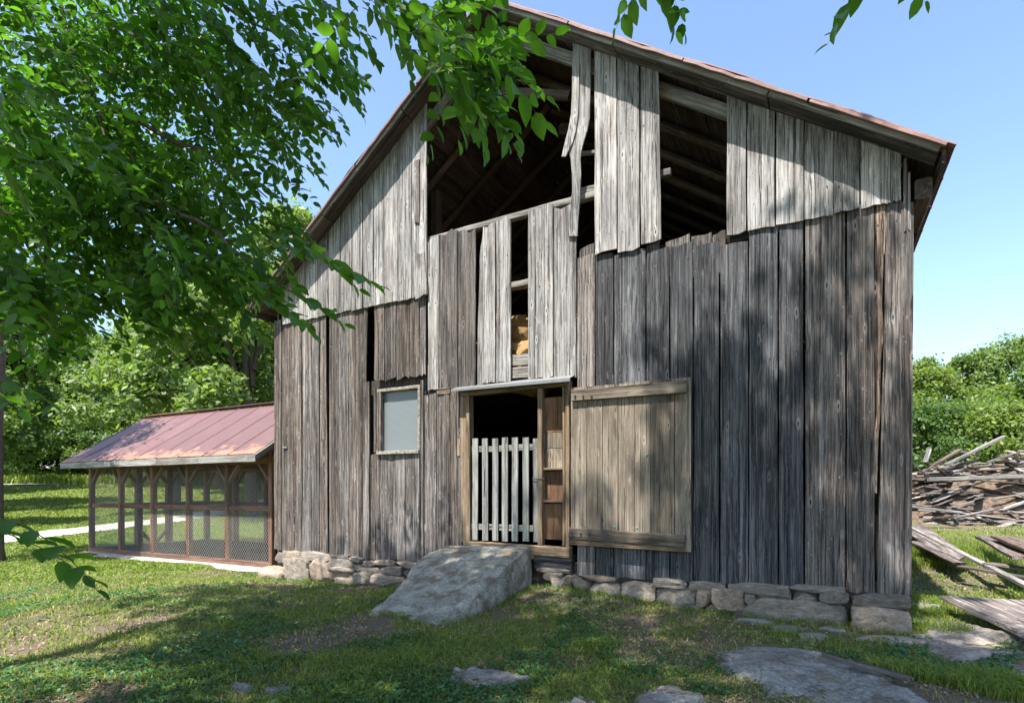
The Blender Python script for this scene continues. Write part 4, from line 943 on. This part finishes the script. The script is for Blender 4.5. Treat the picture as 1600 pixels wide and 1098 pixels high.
def blades(name, x, y, hgt, wid, mat, lean=.5):
    n = len(x); z = H(x, y)+(((x > -2) & (x < 13) & (y > -8) & (y < 3))*(fbm(x*3, y*3, 3)-.45)*.05)
    a = rng.uniform(0, 2*PI, n); b_ = rng.uniform(0, 2*PI, n); ln = rng.uniform(.1, 1, n)*lean
    P = np.stack([x, y, z-.005], -1); side = np.stack([np.cos(a), np.sin(a), 0*a], -1)*(wid/2)[:, None]; dr = np.stack([np.cos(b_)*ln, np.sin(b_)*ln, np.ones(n)], -1)*hgt[:, None]
    dr2 = np.stack([np.cos(b_)*ln*2.4, np.sin(b_)*ln*2.4, np.ones(n)*.85*(1-.4*ln)], -1)*hgt[:, None]
    v = np.stack([P-side, P+side, P+dr*.55+side*.8, P+dr*.55-side*.8, P+dr2], 1).reshape(-1, 3)
    i = np.arange(n)[:, None]*5; T = np.concatenate([i+[[0, 1, 2]], i+[[0, 2, 3]], i+[[3, 2, 4]]], 0)
    return mk_idx(name, v, T, mat, smooth=True)
def grass(name, n, r0, r1, h_, w_, mat, lean, label, cut, seed=0, rightlush=True):
    x, y, r = scatter(n, r0, r1); k = clear(x, y); p = 1-bare(x, y)*cut; k &= rng.random(n) < p; k &= rng.random(n) < .25+1.5*fbm(x*2.2+seed, y*2.2, 3)
    x, y, r = x[k], y[k], r[k]; s = .55+.9*vnoise(x*1.5, y*1.5+seed)
    s = s*(.7+.6*rng.random(len(x)))
    o = blades(name, x, y, h_*s*(1+r*.015), w_*(1+r*.09)*(.7+.6*rng.random(len(x))), M[mat], lean); return tag(o, label, 'grass', kind='stuff')
grass('grass', 260000, 3.0, 26, .058, .0065, 'grass', .8, 'short green grass of the yard in front of the barn', .93)
grass('dry_grass', 60000, 3.0, 22, .04, .005, 'grass_dry', 1.3, 'dry yellow blades mixed into the worn lawn', .35, 5)
n = 70000; th = rng.uniform(-48, -18, n)*PI/180; r = 14*(62/14)**rng.random(n); x = CAM[0]+r*(FW[0]*np.cos(th)+RT[0]*np.sin(th)); y = CAM[1]+r*(FW[1]*np.cos(th)+RT[1]*np.sin(th)); k = clear(x, y) & (rng.random(n) < .15+1.7*fbm(x*.5, y*.5, 4)); x, y, r = x[k], y[k], r[k]
tag(blades('lawn_grass', x, y, (.035+.0014*r)*(.5+rng.random(len(x))), .01+.0016*r, M['grass'], .9), 'mown lawn grass beyond the pavilion', 'grass', kind='stuff')
# taller green tufts at the right
def tuft_patch(cx_, cy_, rx, ry, n, h_, lab):
    a = rng.uniform(0, 2*PI, n); q = np.sqrt(rng.random(n)); x = cx_+rx*q*np.cos(a); y = cy_+ry*q*np.sin(a)
    tag(blades('grass_tuft', x, y, h_*(.6+.7*rng.random(n)), np.full(n, .008), M['grass'], .55), lab, 'grass', kind='stuff')
for px_, py_, z_, rx, ry, n, h_, lab in [(1530, 1068, 0, .75, .22, 2600, .13, 'bright green grass tufts on the rock at the lower right'), (1465, 985, 0, .3, .3, 900, .12, 'grass tuft at the right corner of the barn'), (1590, 1085, 0, .4, .25, 1200, .13, 'tall grass at the bottom right edge'),
                                        (1560, 830, .75, 2.2, 2.2, 7000, .22, 'lush weedy grass in front of the scrap heap'), (1600, 800, .85, 3.0, 2.5, 7000, .3, 'thick grass bank right of the scrap heap'), (1455, 930, .15, .4, .7, 1500, .10, 'sunlit grass behind the right barn corner'), (1450, 850, .45, .9, 1.5, 3500, .16, 'sunlit grass beside the right barn wall'), (1345, 975, 0, .7, .2, 900, .08, 'grass under the right wall')]:
    q = gnd(px_, py_, z_); tuft_patch(q[0], q[1], rx, ry, n, h_, lab)
n = 2600; x = rng.uniform(.0, 10, n); y = -.14-np.abs(rng.normal(0, .10, n)); k = clear(x, y) & (vnoise(x*1.7, y+3) > .42); x, y = x[k], y[k]
tag(blades('foundation_grass', x, y, .10*(.4+rng.random(len(x))), np.full(len(x), .007), M['grass'], .7), 'longer grass growing along the foot of the stone foundation', 'grass', kind='stuff')
a = rng.uniform(0, 1, 1500); e = np.array([[3.95, -.3], [4.3, -2.05], [5.45, -2.05], [5.65, -.3]]); seg = np.minimum((a*3).astype(int), 2); f = a*3-seg; P_ = e[seg]*(1-f)[:, None]+e[seg+1]*f[:, None]+rng.normal(0, .05, (1500, 2))
tag(blades('foundation_grass', P_[:, 0], P_[:, 1], .08*(.4+rng.random(1500)), np.full(1500, .006), M['grass'], .8), 'grass tufts packed against the foot of the stone ramp', 'grass', kind='stuff')
# clover and small weeds: little round leaves held level
def clover(name, n, r0, r1, size, label, thr, mat='clover', flat=.5, zl=.03):
    x, y, r = scatter(n, r0, r1); k = clear(x, y) & (fbm(x*1.3+40, y*1.3, 3) > thr) & (rng.random(n) < (1-bare(x, y)*.85 if mat == 'clover' else .25+bare(x, y))); x, y, r = x[k], y[k], r[k]; n = len(x)
    z = H(x, y)+.0+rng.random(n)*zl+(((x > -2) & (x < 13) & (y > -8) & (y < 3))*(fbm(x*3, y*3, 3)-.45)*.05)
    s = size*(.6+.8*rng.random(n))*(1+r*.03); nz = np.stack([rng.normal(0, flat, n), rng.normal(0, flat, n), np.ones(n)], -1); nz /= np.linalg.norm(nz, axis=1)[:, None]
    t = np.cross(nz, np.stack([np.cos(x*99), np.sin(x*99), 0*x], -1)); t /= np.linalg.norm(t, axis=1)[:, None]; b_ = np.cross(nz, t); P = np.stack([x, y, z], -1)
    co_ = [(0, -1), (.75, -.45), (.8, .4), (0, .95), (-.8, .4), (-.75, -.45)]
    V = np.stack([P+t*(s*c[0])[:, None]+b_*(s*c[1])[:, None] for c in [(np.full(n, a), np.full(n, d)) for a, d in co_]], 1)
    return tag(mk_np(name, V, 6, M[mat]), label, 'ground cover', kind='stuff')
clover('clover', 170000, 3.0, 13, .0115, 'small clover and weeds growing through the lawn', .43, zl=.05)
clover('leaf_litter', 70000, 3.0, 14, .0095, 'dry brown leaf bits and bark chips on the bare soil', .30, 'straw', .6, .014)
clover('broad_weed', 1500, 3.2, 11, .024, 'scattered broad leaf weeds in the yard', .5, 'clover', .35, .07)
# distant meadow fringe under the trees
n = 16000; th = rng.uniform(-46, -16, n)*PI/180; r = rng.uniform(50, 58, n)/np.cos(th); x = CAM[0]+r*(FW[0]*np.cos(th)+RT[0]*np.sin(th)); y = CAM[1]+r*(FW[1]*np.cos(th)+RT[1]*np.sin(th))
tag(blades('tall_grass', x, y, .9*(.6+.8*rng.random(n)), np.full(n, .14), M['grass'], .3), 'tall unmown meadow grass along the edge of the far wood', 'grass', kind='stuff')

# ================================================================== TREES
def limb(pts, radii, sides=7):
    V = []; F = []
    for i, p in enumerate(pts):
        p = Vector(p); a = Vector(pts[max(0, i-1)]); b_ = Vector(pts[min(len(pts)-1, i+1)]); d = (b_-a).normalized(); x = d.orthogonal().normalized(); y = d.cross(x)
        for k in range(sides): an = 2*PI*k/sides; V.append(p+(x*math.cos(an)+y*math.sin(an))*radii[i])
    for i in range(len(pts)-1):
        for k in range(sides): a = i*sides+k; b_ = i*sides+(k+1) % sides; F.append((a, b_, b_+sides, a+sides))
    return V, F
def join(parts):
    V = []; F = []
    for v, f in parts: o = len(V); V += v; F += [tuple(i+o for i in q) for q in f]
    return V, F
def wobble(p, q, n, amp, sag=0, r=random):
    p = Vector(p); q = Vector(q); return [p.lerp(q, t/n)+Vector((r.uniform(-amp, amp), r.uniform(-amp, amp), r.uniform(-amp, amp)+sag*math.sin(PI*t/n)))*(0 if t == 0 else 1) for t in range(n+1)]
def far_tree_meshes(seed, R=5., Ht=14., leaf=.24, n=15000, droop=.0, bark='bark', base=.22, lm='leaf_far1', clumps=60):
    r = random.Random(seed); g_ = np.random.default_rng(seed)
    C = []                                       # clump centres over the crown volume
    for k in range(clumps):
        t = g_.random()**.8; z = Ht*(base+(1-base)*t); rad = R*math.sin(PI*min(.97, (.12+.86*t)))**.7*(.55+.5*g_.random()); a = g_.uniform(0, 2*PI)
        C.append((math.cos(a)*rad, math.sin(a)*rad, z, g_.uniform(.11, .22)*R*1.1))
    C = np.array(C); idx = g_.integers(0, clumps, n); c = C[idx]; d = g_.normal(size=(n, 3)); d /= np.linalg.norm(d, axis=1)[:, None]; rr_ = g_.random(n)**.45
    P = c[:, :3]+d*(c[:, 3]*rr_)[:, None]*np.array([1.2, 1.2, .85])
    fr = g_.random(n) < .18; P[fr] += g_.normal(0, .5, (fr.sum(), 3))*np.array([1, 1, .8])
    nz = d*.6+np.array([0, 0, .7])+g_.normal(0, .6, (n, 3)); nz /= np.linalg.norm(nz, axis=1)[:, None]
    t = np.cross(nz, g_.normal(size=(n, 3))); t /= np.linalg.norm(t, axis=1)[:, None]; b_ = np.cross(nz, t); s = leaf*g_.uniform(.5, 1.2, n)[:, None]
    V = np.stack([P-b_*s, P+t*s*.5-b_*s*.1+nz*s*.12, P+b_*s, P-t*s*.5-b_*s*.1+nz*s*.12], 1)
    parts = [limb(wobble((0, 0, -.3), (r.uniform(-.4, .4), r.uniform(-.4, .4), Ht*.78), 7, .14, r=r), [R*.07*(1-.11*k) for k in range(8)])]
    for k in range(16):
        c_ = C[r.randrange(clumps)]; z0 = min(c_[2]*.8, Ht*.7)*r.uniform(.6, .95); parts.append(limb(wobble((0, 0, z0), c_[:3], 4, .15, r=r), [R*.03, R*.024, R*.018, R*.012, R*.005], 5))
    return V, join(parts)
_ft = {}
def far_tree(kind, loc, s, rz_, label, lm, name='tree', cat='tree', sz=None):
    if kind not in _ft:
        cfg = {'broad': dict(seed=1, R=5.5, Ht=14, n=30000, leaf=.2, clumps=85), 'tall': dict(seed=2, R=4.2, Ht=17, n=28000, leaf=.21, base=.12, clumps=85), 'airy': dict(seed=3, R=5., Ht=15, n=15000, leaf=.23, clumps=42, base=.25), 'bush': dict(seed=4, R=3., Ht=4.2, n=15000, leaf=.11, base=.0, clumps=60), 'low': dict(seed=5, R=5., Ht=9, n=26000, leaf=.17, base=.0, clumps=90), 'lawn': dict(seed=6, R=5.5, Ht=13, n=24000, leaf=.22, base=.3, clumps=70, bark='bark')}[kind]
        Vv, (bv, bf) = far_tree_meshes(**cfg); c = mk_np('crown', Vv, 4, M['leaf_far1']); t = mk('trunk', bv, bf, M['bark'], smooth=True)
        _ft[kind] = (c.data, t.data); bpy.data.objects.remove(c); bpy.data.objects.remove(t)
    root = empty(name, loc); root.scale = (s, s, sz or s); root.rotation_euler = (0, 0, rz_); tag(root, label, cat)
    for nm, me in zip(('crown', 'trunk'), _ft[kind]):
        o = bpy.data.objects.new(nm, me); link(o, root)
        if nm == 'crown': o.material_slots[0].link = 'OBJECT'; o.material_slots[0].material = M[lm]
    return root
def tree_at(kind, px, d, s, label, lm, rz_=0, **k):
    p = at(px, 768, d); return far_tree(kind, (p[0], p[1], h1(p[0], p[1])-.1), s, rz_, label, lm, **k)
T = [('tall', 30, 60, 1.05, 'dark tall tree at the far left edge of the wood', 'leaf_far2'), ('broad', 95, 58, 1.0, 'dark bushy tree left of the pavilion roof end', 'leaf_far2'),
     ('low', 60, 56, .9, 'low dark tree at the wood edge over the far road', 'leaf_far2'), ('low', 170, 57, .95, 'dark low tree just left of the pavilion', 'leaf_far2'),
     ('broad', 175, 62, 1.1, 'mid green tree rising above the dark trees left of the pavilion', 'leaf_far1'), ('low', 258, 50, .75, 'bright yellow green young tree over the left end of the pavilion ridge', 'leaf_far3'),
     ('tall', 290, 54, 1.15, 'tall pale green tree behind the middle of the pavilion', 'leaf_walnut'), ('airy', 345, 46, 1.1, 'airy pale tree with bare limbs showing behind the pavilion', 'leaf_walnut'),
     ('broad', 400, 44, 1.15, 'full green tree closest to the barn behind the pavilion', 'leaf_walnut'), ('tall', 455, 42, 1.2, 'high tree whose top shows above the left eave of the barn', 'leaf_walnut'),
     ('low', 330, 56, 1.0, 'low green tree seen through the pavilion, middle', 'leaf_far1'), ('low', 410, 55, 1.0, 'low green tree seen through the pavilion at the barn end', 'leaf_far1'), ('tall', 235, 70, 1.2, 'distant tall tree filling the gap behind the yellow green one', 'leaf_far1'),
     ('tall', -40, 56, 1.1, 'tall dark tree beyond the left edge', 'leaf_far2'), ('broad', 520, 60, 1.2, 'wood edge tree hidden mostly behind the barn', 'leaf_far1'), ('broad', 380, 72, 1.35, 'rear tree of the wood behind the airy pale one', 'leaf_far1'), ('tall', 120, 74, 1.2, 'rear dark tree of the wood above the far road', 'leaf_far2'),
     ('broad', 1440, 40, .68, 'yellow green young tree right beside the barn wall', 'leaf_far3'), ('bush', 1450, 33, 1.25, 'dark rounded bush behind the left end of the scrap heap', 'leaf_far2'), ('bush', 1520, 34, 1.35, 'grey green bush behind the middle of the scrap heap', 'leaf_far1'),
     ('airy', 1515, 44, .72, 'thin airy tree in the middle of the right background', 'leaf_walnut'), ('broad', 1600, 44, .88, 'tallest loose green tree at the right edge', 'leaf_walnut'), ('low', 1575, 38, .8, 'bright yellow green tree at right behind the scrap heap', 'leaf_far3'), ('bush', 1590, 30, 1.2, 'yellow green bush at the right edge behind the heap', 'leaf_far3'),
     ('low', 1660, 36, 1.0, 'green tree beyond the right edge', 'leaf_far1'), ('low', 1480, 52, .95, 'rear green tree between the yellow one and the airy one', 'leaf_far1'), ('low', 1550, 54, 1.05, 'rear green tree behind the airy one', 'leaf_far1'), ('low', 1400, 48, 1.0, 'green tree hidden mostly by the right barn wall', 'leaf_far1')]
for i, (k, px_, d_, s_, lab, lm) in enumerate(T): tree_at(k, px_, d_, s_, lab, lm, i*1.7)
# lawn trees out of the frame to the left whose shadows lie on the lawn, and the trunks seen through the pavilion
for i, (x, y, s, lab) in enumerate([(-25, 2.6, .6, 'lawn tree left of the frame, nearest the path'), (-35, 7.0, .8, 'lawn tree left of the frame, middle of the three'), (-48, 11.0, .9, 'lawn tree left of the frame, farthest out')]):
    far_tree('lawn', (x, y, h1(x, y)), s, i*2.1, lab, 'leaf_far1')
for k, (px_, d_, s, lab) in enumerate(((272, 33, .85, 'brown tree trunk seen through the left of the pavilion'), (395, 30, .95, 'thick grey tree trunk seen through the barn end of the pavilion'))):
    p = at(px_, 768, d_); far_tree('lawn', (p[0], p[1], h1(p[0], p[1])), s, 1+k*2.3, lab, 'leaf_walnut')
for k, (px_, d_) in enumerate([(-20, 56), (40, 57), (100, 55), (165, 56), (230, 55), (300, 57), (375, 56), (440, 55)]):
    words = ['at the left edge of the picture', 'under the tall dark tree at far left', 'at the end of the far road', 'left of the pavilion roof end', 'behind the left end of the pavilion', 'seen through the middle of the pavilion', 'seen through the barn end of the pavilion', 'mostly behind the barn corner'][k]
    tree_at('bush', px_, d_, 1.6, 'leafy bush along the wood edge '+words, ['leaf_far2', 'leaf_far1'][k % 2], k*1.3, name='bush', cat='bush')
# ================================================================== THE BIG SHADE TREE OVER THE CAMERA
st = root_thing('shade_tree', (3.0, -9.6, 0), 'big leafy elm whose drooping branches fill the upper left of the view', 'tree')
# leaf shape: folded oval with a pointed tip, base at origin, length 1 along +Y, 8 quads/tris
LV = np.array([(0, 0, 0), (.0, .33, -.0), (0, .66, -.02), (0, 1.0, -.10), (.20, .14, .05), (.29, .42, .06), (.21, .72, .03), (-.20, .14, .05), (-.29, .42, .06), (-.21, .72, .03)])
LT = np.array([(0, 4, 1), (4, 5, 1), (1, 5, 2), (5, 6, 2), (2, 6, 3), (0, 1, 7), (7, 1, 8), (1, 2, 8), (8, 2, 9), (2, 3, 9)])
def spray(g_, nl=11, length=.42, ls=.085, droop=.5):
    """one twig with alternate leaves: returns leaf vertex blocks (nl,10,3) and twig points"""
    pts = [np.zeros(3)]; d = np.array([1.0, 0, .05]); out = []
    for k in range(nl):
        d = d+np.array([0, g_.normal(0, .05), -droop/nl+g_.normal(0, .03)]); d /= np.linalg.norm(d); pts.append(pts[-1]+d*length/nl)
        s = 1 if k % 2 else -1; ax = np.array([d[0]*.55, s*.85, 0])+g_.normal(0, .12, 3)
        if k == nl-1: ax = d.copy()
        ax[2] = -.35+g_.normal(0, .22); ax /= np.linalg.norm(ax); up = np.array([0, 0, 1.0])+g_.normal(0, .28, 3); x = np.cross(ax, up); x /= np.linalg.norm(x); z = np.cross(x, ax)
        sz = ls*(.6+.55*math.sin(PI*(k+1.5)/(nl+1.5)))*g_.uniform(.8, 1.15)
        out.append(pts[-1]+(LV[:, :1]*x+LV[:, 1:2]*ax+LV[:, 2:]*z)*sz)
    return np.array(out), np.array(pts)
gg = np.random.default_rng(11); SPR = [spray(gg, droop=gg.uniform(.3, 1.1), length=gg.uniform(.34, .5)) for _ in range(14)]
leaves = []; twigs = []
def place_spray(P, az, pitch, roll, s, gsel):
    S, T_ = SPR[gsel % len(SPR)]; ca, sa = math.cos(az), math.sin(az); cp, sp = math.cos(pitch), math.sin(pitch); cr, sr = math.cos(roll), math.sin(roll)
    Rx = np.array([[1, 0, 0], [0, cr, -sr], [0, sr, cr]]); Ry = np.array([[cp, 0, sp], [0, 1, 0], [-sp, 0, cp]]); Rz = np.array([[ca, -sa, 0], [sa, ca, 0], [0, 0, 1]]); R_3 = Rz@Ry@Rx*s
    leaves.append(S@R_3.T+P); twigs.append(T_@R_3.T+P)
def lobe(px, py, d, rx, ry, rd, n, s=1.0, az0=None, shell=False):
    """a bough: an ellipsoid of sprays round a point of the crown, radii in metres"""
    c = at(px, py, d)
    for k in range(n):
        v = rng.normal(size=3); v /= np.linalg.norm(v); v *= rng.random()**(1/3 if not shell else .15)
        P = c+RT*v[0]*rx+UP*v[1]*ry+FW*v[2]*rd
        place_spray(P, (rng.uniform(0, 2*PI) if az0 is None else az0+rng.normal(0, .5)), rng.normal(.35, .3), rng.normal(0, .35), s*rng.uniform(.8, 1.15), int(rng.integers(99)))
AZR = math.atan2(RT[1], RT[0])
lobe(40, 60, 6.0, 2.1, 1.6, 1.6, 560, 1.15); lobe(230, 140, 6.2, 1.35, 1.1, 1.3, 340, 1.2); lobe(80, 320, 5.0, 1.15, .75, 1.2, 270, 1.25); lobe(230, 320, 5.2, .75, .55, .8, 120, 1.25)
lobe(360, 90, 5.2, .75, .62, .8, 120, 1.2, az0=AZR); lobe(60, 450, 4.4, .5, .30, .7, 60, 1.3); lobe(180, 440, 4.4, .4, .22, .5, 34, 1.3, az0=AZR); lobe(310, 400, 4.2, .40, .20, .5, 32, 1.3, az0=AZR); lobe(370, 290, 4.8, .34, .36, .5, 34, 1.25, az0=AZR)
lobe(425, 170, 5.0, .28, .26, .4, 20, 1.2, az0=AZR); lobe(470, 40, 4.4, .30, .22, .4, 18, 1.1, az0=AZR); lobe(590, -5, 3.4, .30, .09, .3, 9, az0=AZR); lobe(640, 15, 3.0, .26, .13, .3, 14, az0=AZR); lobe(690, 85, 2.9, .15, .2, .25, 13, 1.05, az0=AZR-.5); lobe(735, 80, 2.9, .10, .18, .2, 9, 1.05, az0=AZR-.6); lobe(750, 115, 2.9, .08, .10, .2, 4, 1.05, az0=AZR-.8); lobe(20, 180, 2.9, .35, .4, .3, 18, 1.0, az0=AZR)
for (px_, py_, d_, az, pi_, s_) in [(430, 365, 2.9, AZR, .25, 1.2), (395, 440, 2.9, AZR, .1, 1.2), (385, 465, 3.2, AZR, .2, 1.1), (985, -78, 2.7, AZR-.3, .8, 1.15), (1045, -88, 2.6, AZR+2.6, .8, 1.1), (1000, -90, 2.6, AZR+.3, .6, 1.1), (960, -70, 2.7, AZR, .3, 1.0), (1420, -90, 2.5, AZR+2.8, .45, 1.2), (1330, -105, 2.6, AZR, .6, 1.1), (590, 30, 2.8, AZR, .3, 1.45), (620, 70, 2.7, AZR-.3, .5, 1.5), (680, 90, 2.6, AZR-.2, .7, 1.5), (600, 5, 2.9, AZR+.3, .1, 1.4), (700, 40, 2.5, AZR, .6, 1.5), (560, -30, 2.9, AZR, .6, 1.4), (660, 20, 2.6, AZR-.5, .8, 1.4), (420, 380, 2.8, AZR-.2, .2, 1.4), (560, 10, 3.2, AZR+2.8, .5, 1.3), (1170, -75, 3.0, AZR, 1.2, .5),
                                    (-60, 800, 1.75, AZR, .05, 1.0), (-75, 815, 1.7, AZR+.2, .15, 1.0), (-60, 575, 2.1, AZR, .2, .9), (-90, 590, 2.3, AZR, .1, .9), (470, 105, 4.4, AZR, .1, 1.2), (440, 140, 4.3, AZR, .3, 1.2), (450, 250, 4.6, AZR, .2, 1.1), (430, 225, 4.6, AZR, 0, 1.1), (520, 10, 3.5, AZR, .5, 1.1)]:
    place_spray(at(px_, py_, d_), az, pi_, 0, s_, int(px_*7+py_) & 63)
# the crown proper, above and behind the camera: what shades the yard and the lower wall
def crown(c, r, n, seed, s=1.25):
    g_ = np.random.default_rng(seed); K = max(10, n//34); cc = []
    while len(cc) < K:
        v = g_.uniform(-1, 1, 3)
        if v@v < 1: cc.append(np.array(c)+v*np.array(r))
    for k in range(n):
        q = cc[k % K]+g_.normal(0, .42, 3)*np.array([1.2, 1.2, .8]); X_, Y_, D_ = topx(q)
        if D_ > .3 and -260 < X_ < 1860 and Y_ > -140 and D_ < 9: continue
        place_spray(q, g_.uniform(0, 2*PI), g_.normal(.3, .3), g_.normal(0, .3), s*g_.uniform(.8, 1.2), int(g_.integers(99)))
crown((8.6, -7.7, 11.6), (4.4, 3.6, 3.2), 2150, 21, 1.7)
crown((4.7, -7.4, 10.0), (2.1, 2.8, 2.4), 750, 22, 1.7)
crown((12.4, -7.8, 10.6), (2.8, 3.6, 2.8), 520, 23, 1.7)
crown((6.8, -11.0, 8.0), (3.8, 2.8, 2.2), 1300, 24, 1.7)
crown((10.5, -11.0, 8.0), (3.5, 2.8, 2.0), 1000, 25, 1.7)
LA = np.concatenate(leaves, 0); Dd = (LA[:, 0]-CAM)@FW; px_ = 800+FPX*((LA[:, 0]-CAM)@RT)/Dd; py_ = HY-FPX*(LA[:, 0, 2]-CAM[2])/Dd
size = np.linalg.norm(LA[:, 3]-LA[:, 0], axis=1)/np.maximum(Dd, .1); vis = (Dd > .5) & (px_ > -10) & (px_ < 1610) & (py_ > -20) & (py_ < 1100)
order = np.argsort(-np.where(vis, size, 0))[:300]; mask = np.ones(len(LA), bool); mask[order] = False
for i in order:
    v = LA[i]; o = mk('leaf', v, [tuple(t) for t in LT], M['leaf'], smooth=True); adopt(o, st)
B = LA[mask]; nB = len(B); o = mk_idx('foliage', B.reshape(-1, 3), (np.arange(nB)[:, None, None]*10+LT[None]).reshape(-1, 3), M['leaf']); o['kind'] = 'stuff'; adopt(o, st)
# twigs as thin three-sided strands
TV = []; TF = []; base = 0
for t in twigs:
    n_ = len(t)
    for i, p in enumerate(t):
        rad = .0028*(1-.6*i/n_)
        for k in range(3): TV.append(p+rad*np.array([0, math.cos(2*PI*k/3), math.sin(2*PI*k/3)]))
    idx = base+np.arange((n_-1)*3).reshape(-1, 3); a = idx; b_ = np.roll(idx, -1, 1); TF.append(np.stack([a, b_, b_+3, a+3], -1).reshape(-1, 4)); base += n_*3
o = mk_idx('twigs', np.array(TV), np.concatenate(TF), M['bark'], smooth=False); o['kind'] = 'stuff'; adopt(o, st)
v, f = limb([(3.0, -9.6, -.3), (3.0, -9.6, .4), (3.1, -9.6, 2.5), (3.3, -9.4, 4.6)], [.55, .38, .32, .28], 12); adopt(mk('trunk', v, f, M['bark'], smooth=True), st)
def limb_to(p, q, r0, r1, n=8, amp=.08, sag=.0):
    pts = wobble(p, q, n, amp, sag); v, f = limb(pts, [r0+(r1-r0)*k/n for k in range(n+1)], 8); adopt(mk('branch', v, f, M['bark'], smooth=True), st)
top = (3.3, -9.4, 4.5)
for q in [at(60, -90, 6.8), at(-60, 330, 5.2)]: limb_to(top, q, .10, .03)
limb_to(at(60, -90, 6.8), at(240, 120, 6.2), .035, .02); limb_to(at(-60, 330, 5.2), at(80, 330, 5.2), .03, .015)
for p, q in [((200, -60, 6.0), (470, 90, 4.6)), ((60, -60, 6.4), (190, 300, 5.2)), ((190, 300, 5.2), (400, 420, 4.2)), ((150, 170, 6), (420, 310, 5.2)), ((80, 330, 5.2), (60, 460, 4.6)), ((120, 120, 6), (250, 330, 5.5))]: limb_to(at(*p), at(*q), .028, .006, 8, .04, .1)
limb_to(top, (6.2, -7.2, 6.4), .12, .06); limb_to((6.2, -7.2, 6.4), tuple(at(700, -120, 3.2)), .05, .012, 8, .04); limb_to(tuple(at(700, -120, 3.2)), tuple(at(730, 60, 2.9)), .012, .005, 6, .02); limb_to(tuple(at(480, -160, 4.2)), tuple(at(600, -10, 3.4)), .02, .006, 6, .03); limb_to((6.2, -7.2, 6.4), tuple(at(480, -160, 4.2)), .04, .02, 6, .04)
limb_to(top, (8.6, -8.6, 9.0), .2, .06); limb_to(top, (4.6, -8.2, 8.5), .15, .04); limb_to((6.8, -8.8, 7.4), (12, -8.6, 9), .09, .03); limb_to((6.8, -8.8, 7.4), (9.5, -6.2, 7.6), .06, .02)
limb_to(top, tuple(at(-160, 560, 2.3)), .05, .012, 8, .05); limb_to(tuple(at(-160, 560, 2.3)), tuple(at(-90, 800, 1.8)), .012, .005, 6, .02); limb_to((9.5, -6.2, 7.6), tuple(at(1000, -120, 3.0)), .03, .006, 8, .05, -.2); limb_to((9.5, -6.2, 7.6), tuple(at(1372, -80, 2.8)), .03, .006, 8, .05, -.2)
# a second trunk just inside the left edge, down the lawn
p = at(-4, 768, 13.6); root = empty('tree', (p[0], p[1], h1(p[0], p[1]))); tag(root, 'dark slim tree trunk standing at the left edge of the lawn', 'tree')
v, f = limb([(0, 0, -.2), (0, 0, .3), (-.05, 0, 3), (.05, .1, 6.2)], [.2, .13, .12, .08], 10); mk('trunk', v, f, M['bark'], root, True)
if 'broad' in _ft: o = bpy.data.objects.new('crown', _ft['bush'][0]); link(o, root); o.scale = (.8, .8, .9); o.location = (-1.0, -.8, 5.6); o.material_slots[0].link = 'OBJECT'; o.material_slots[0].material = M['leaf_far2']
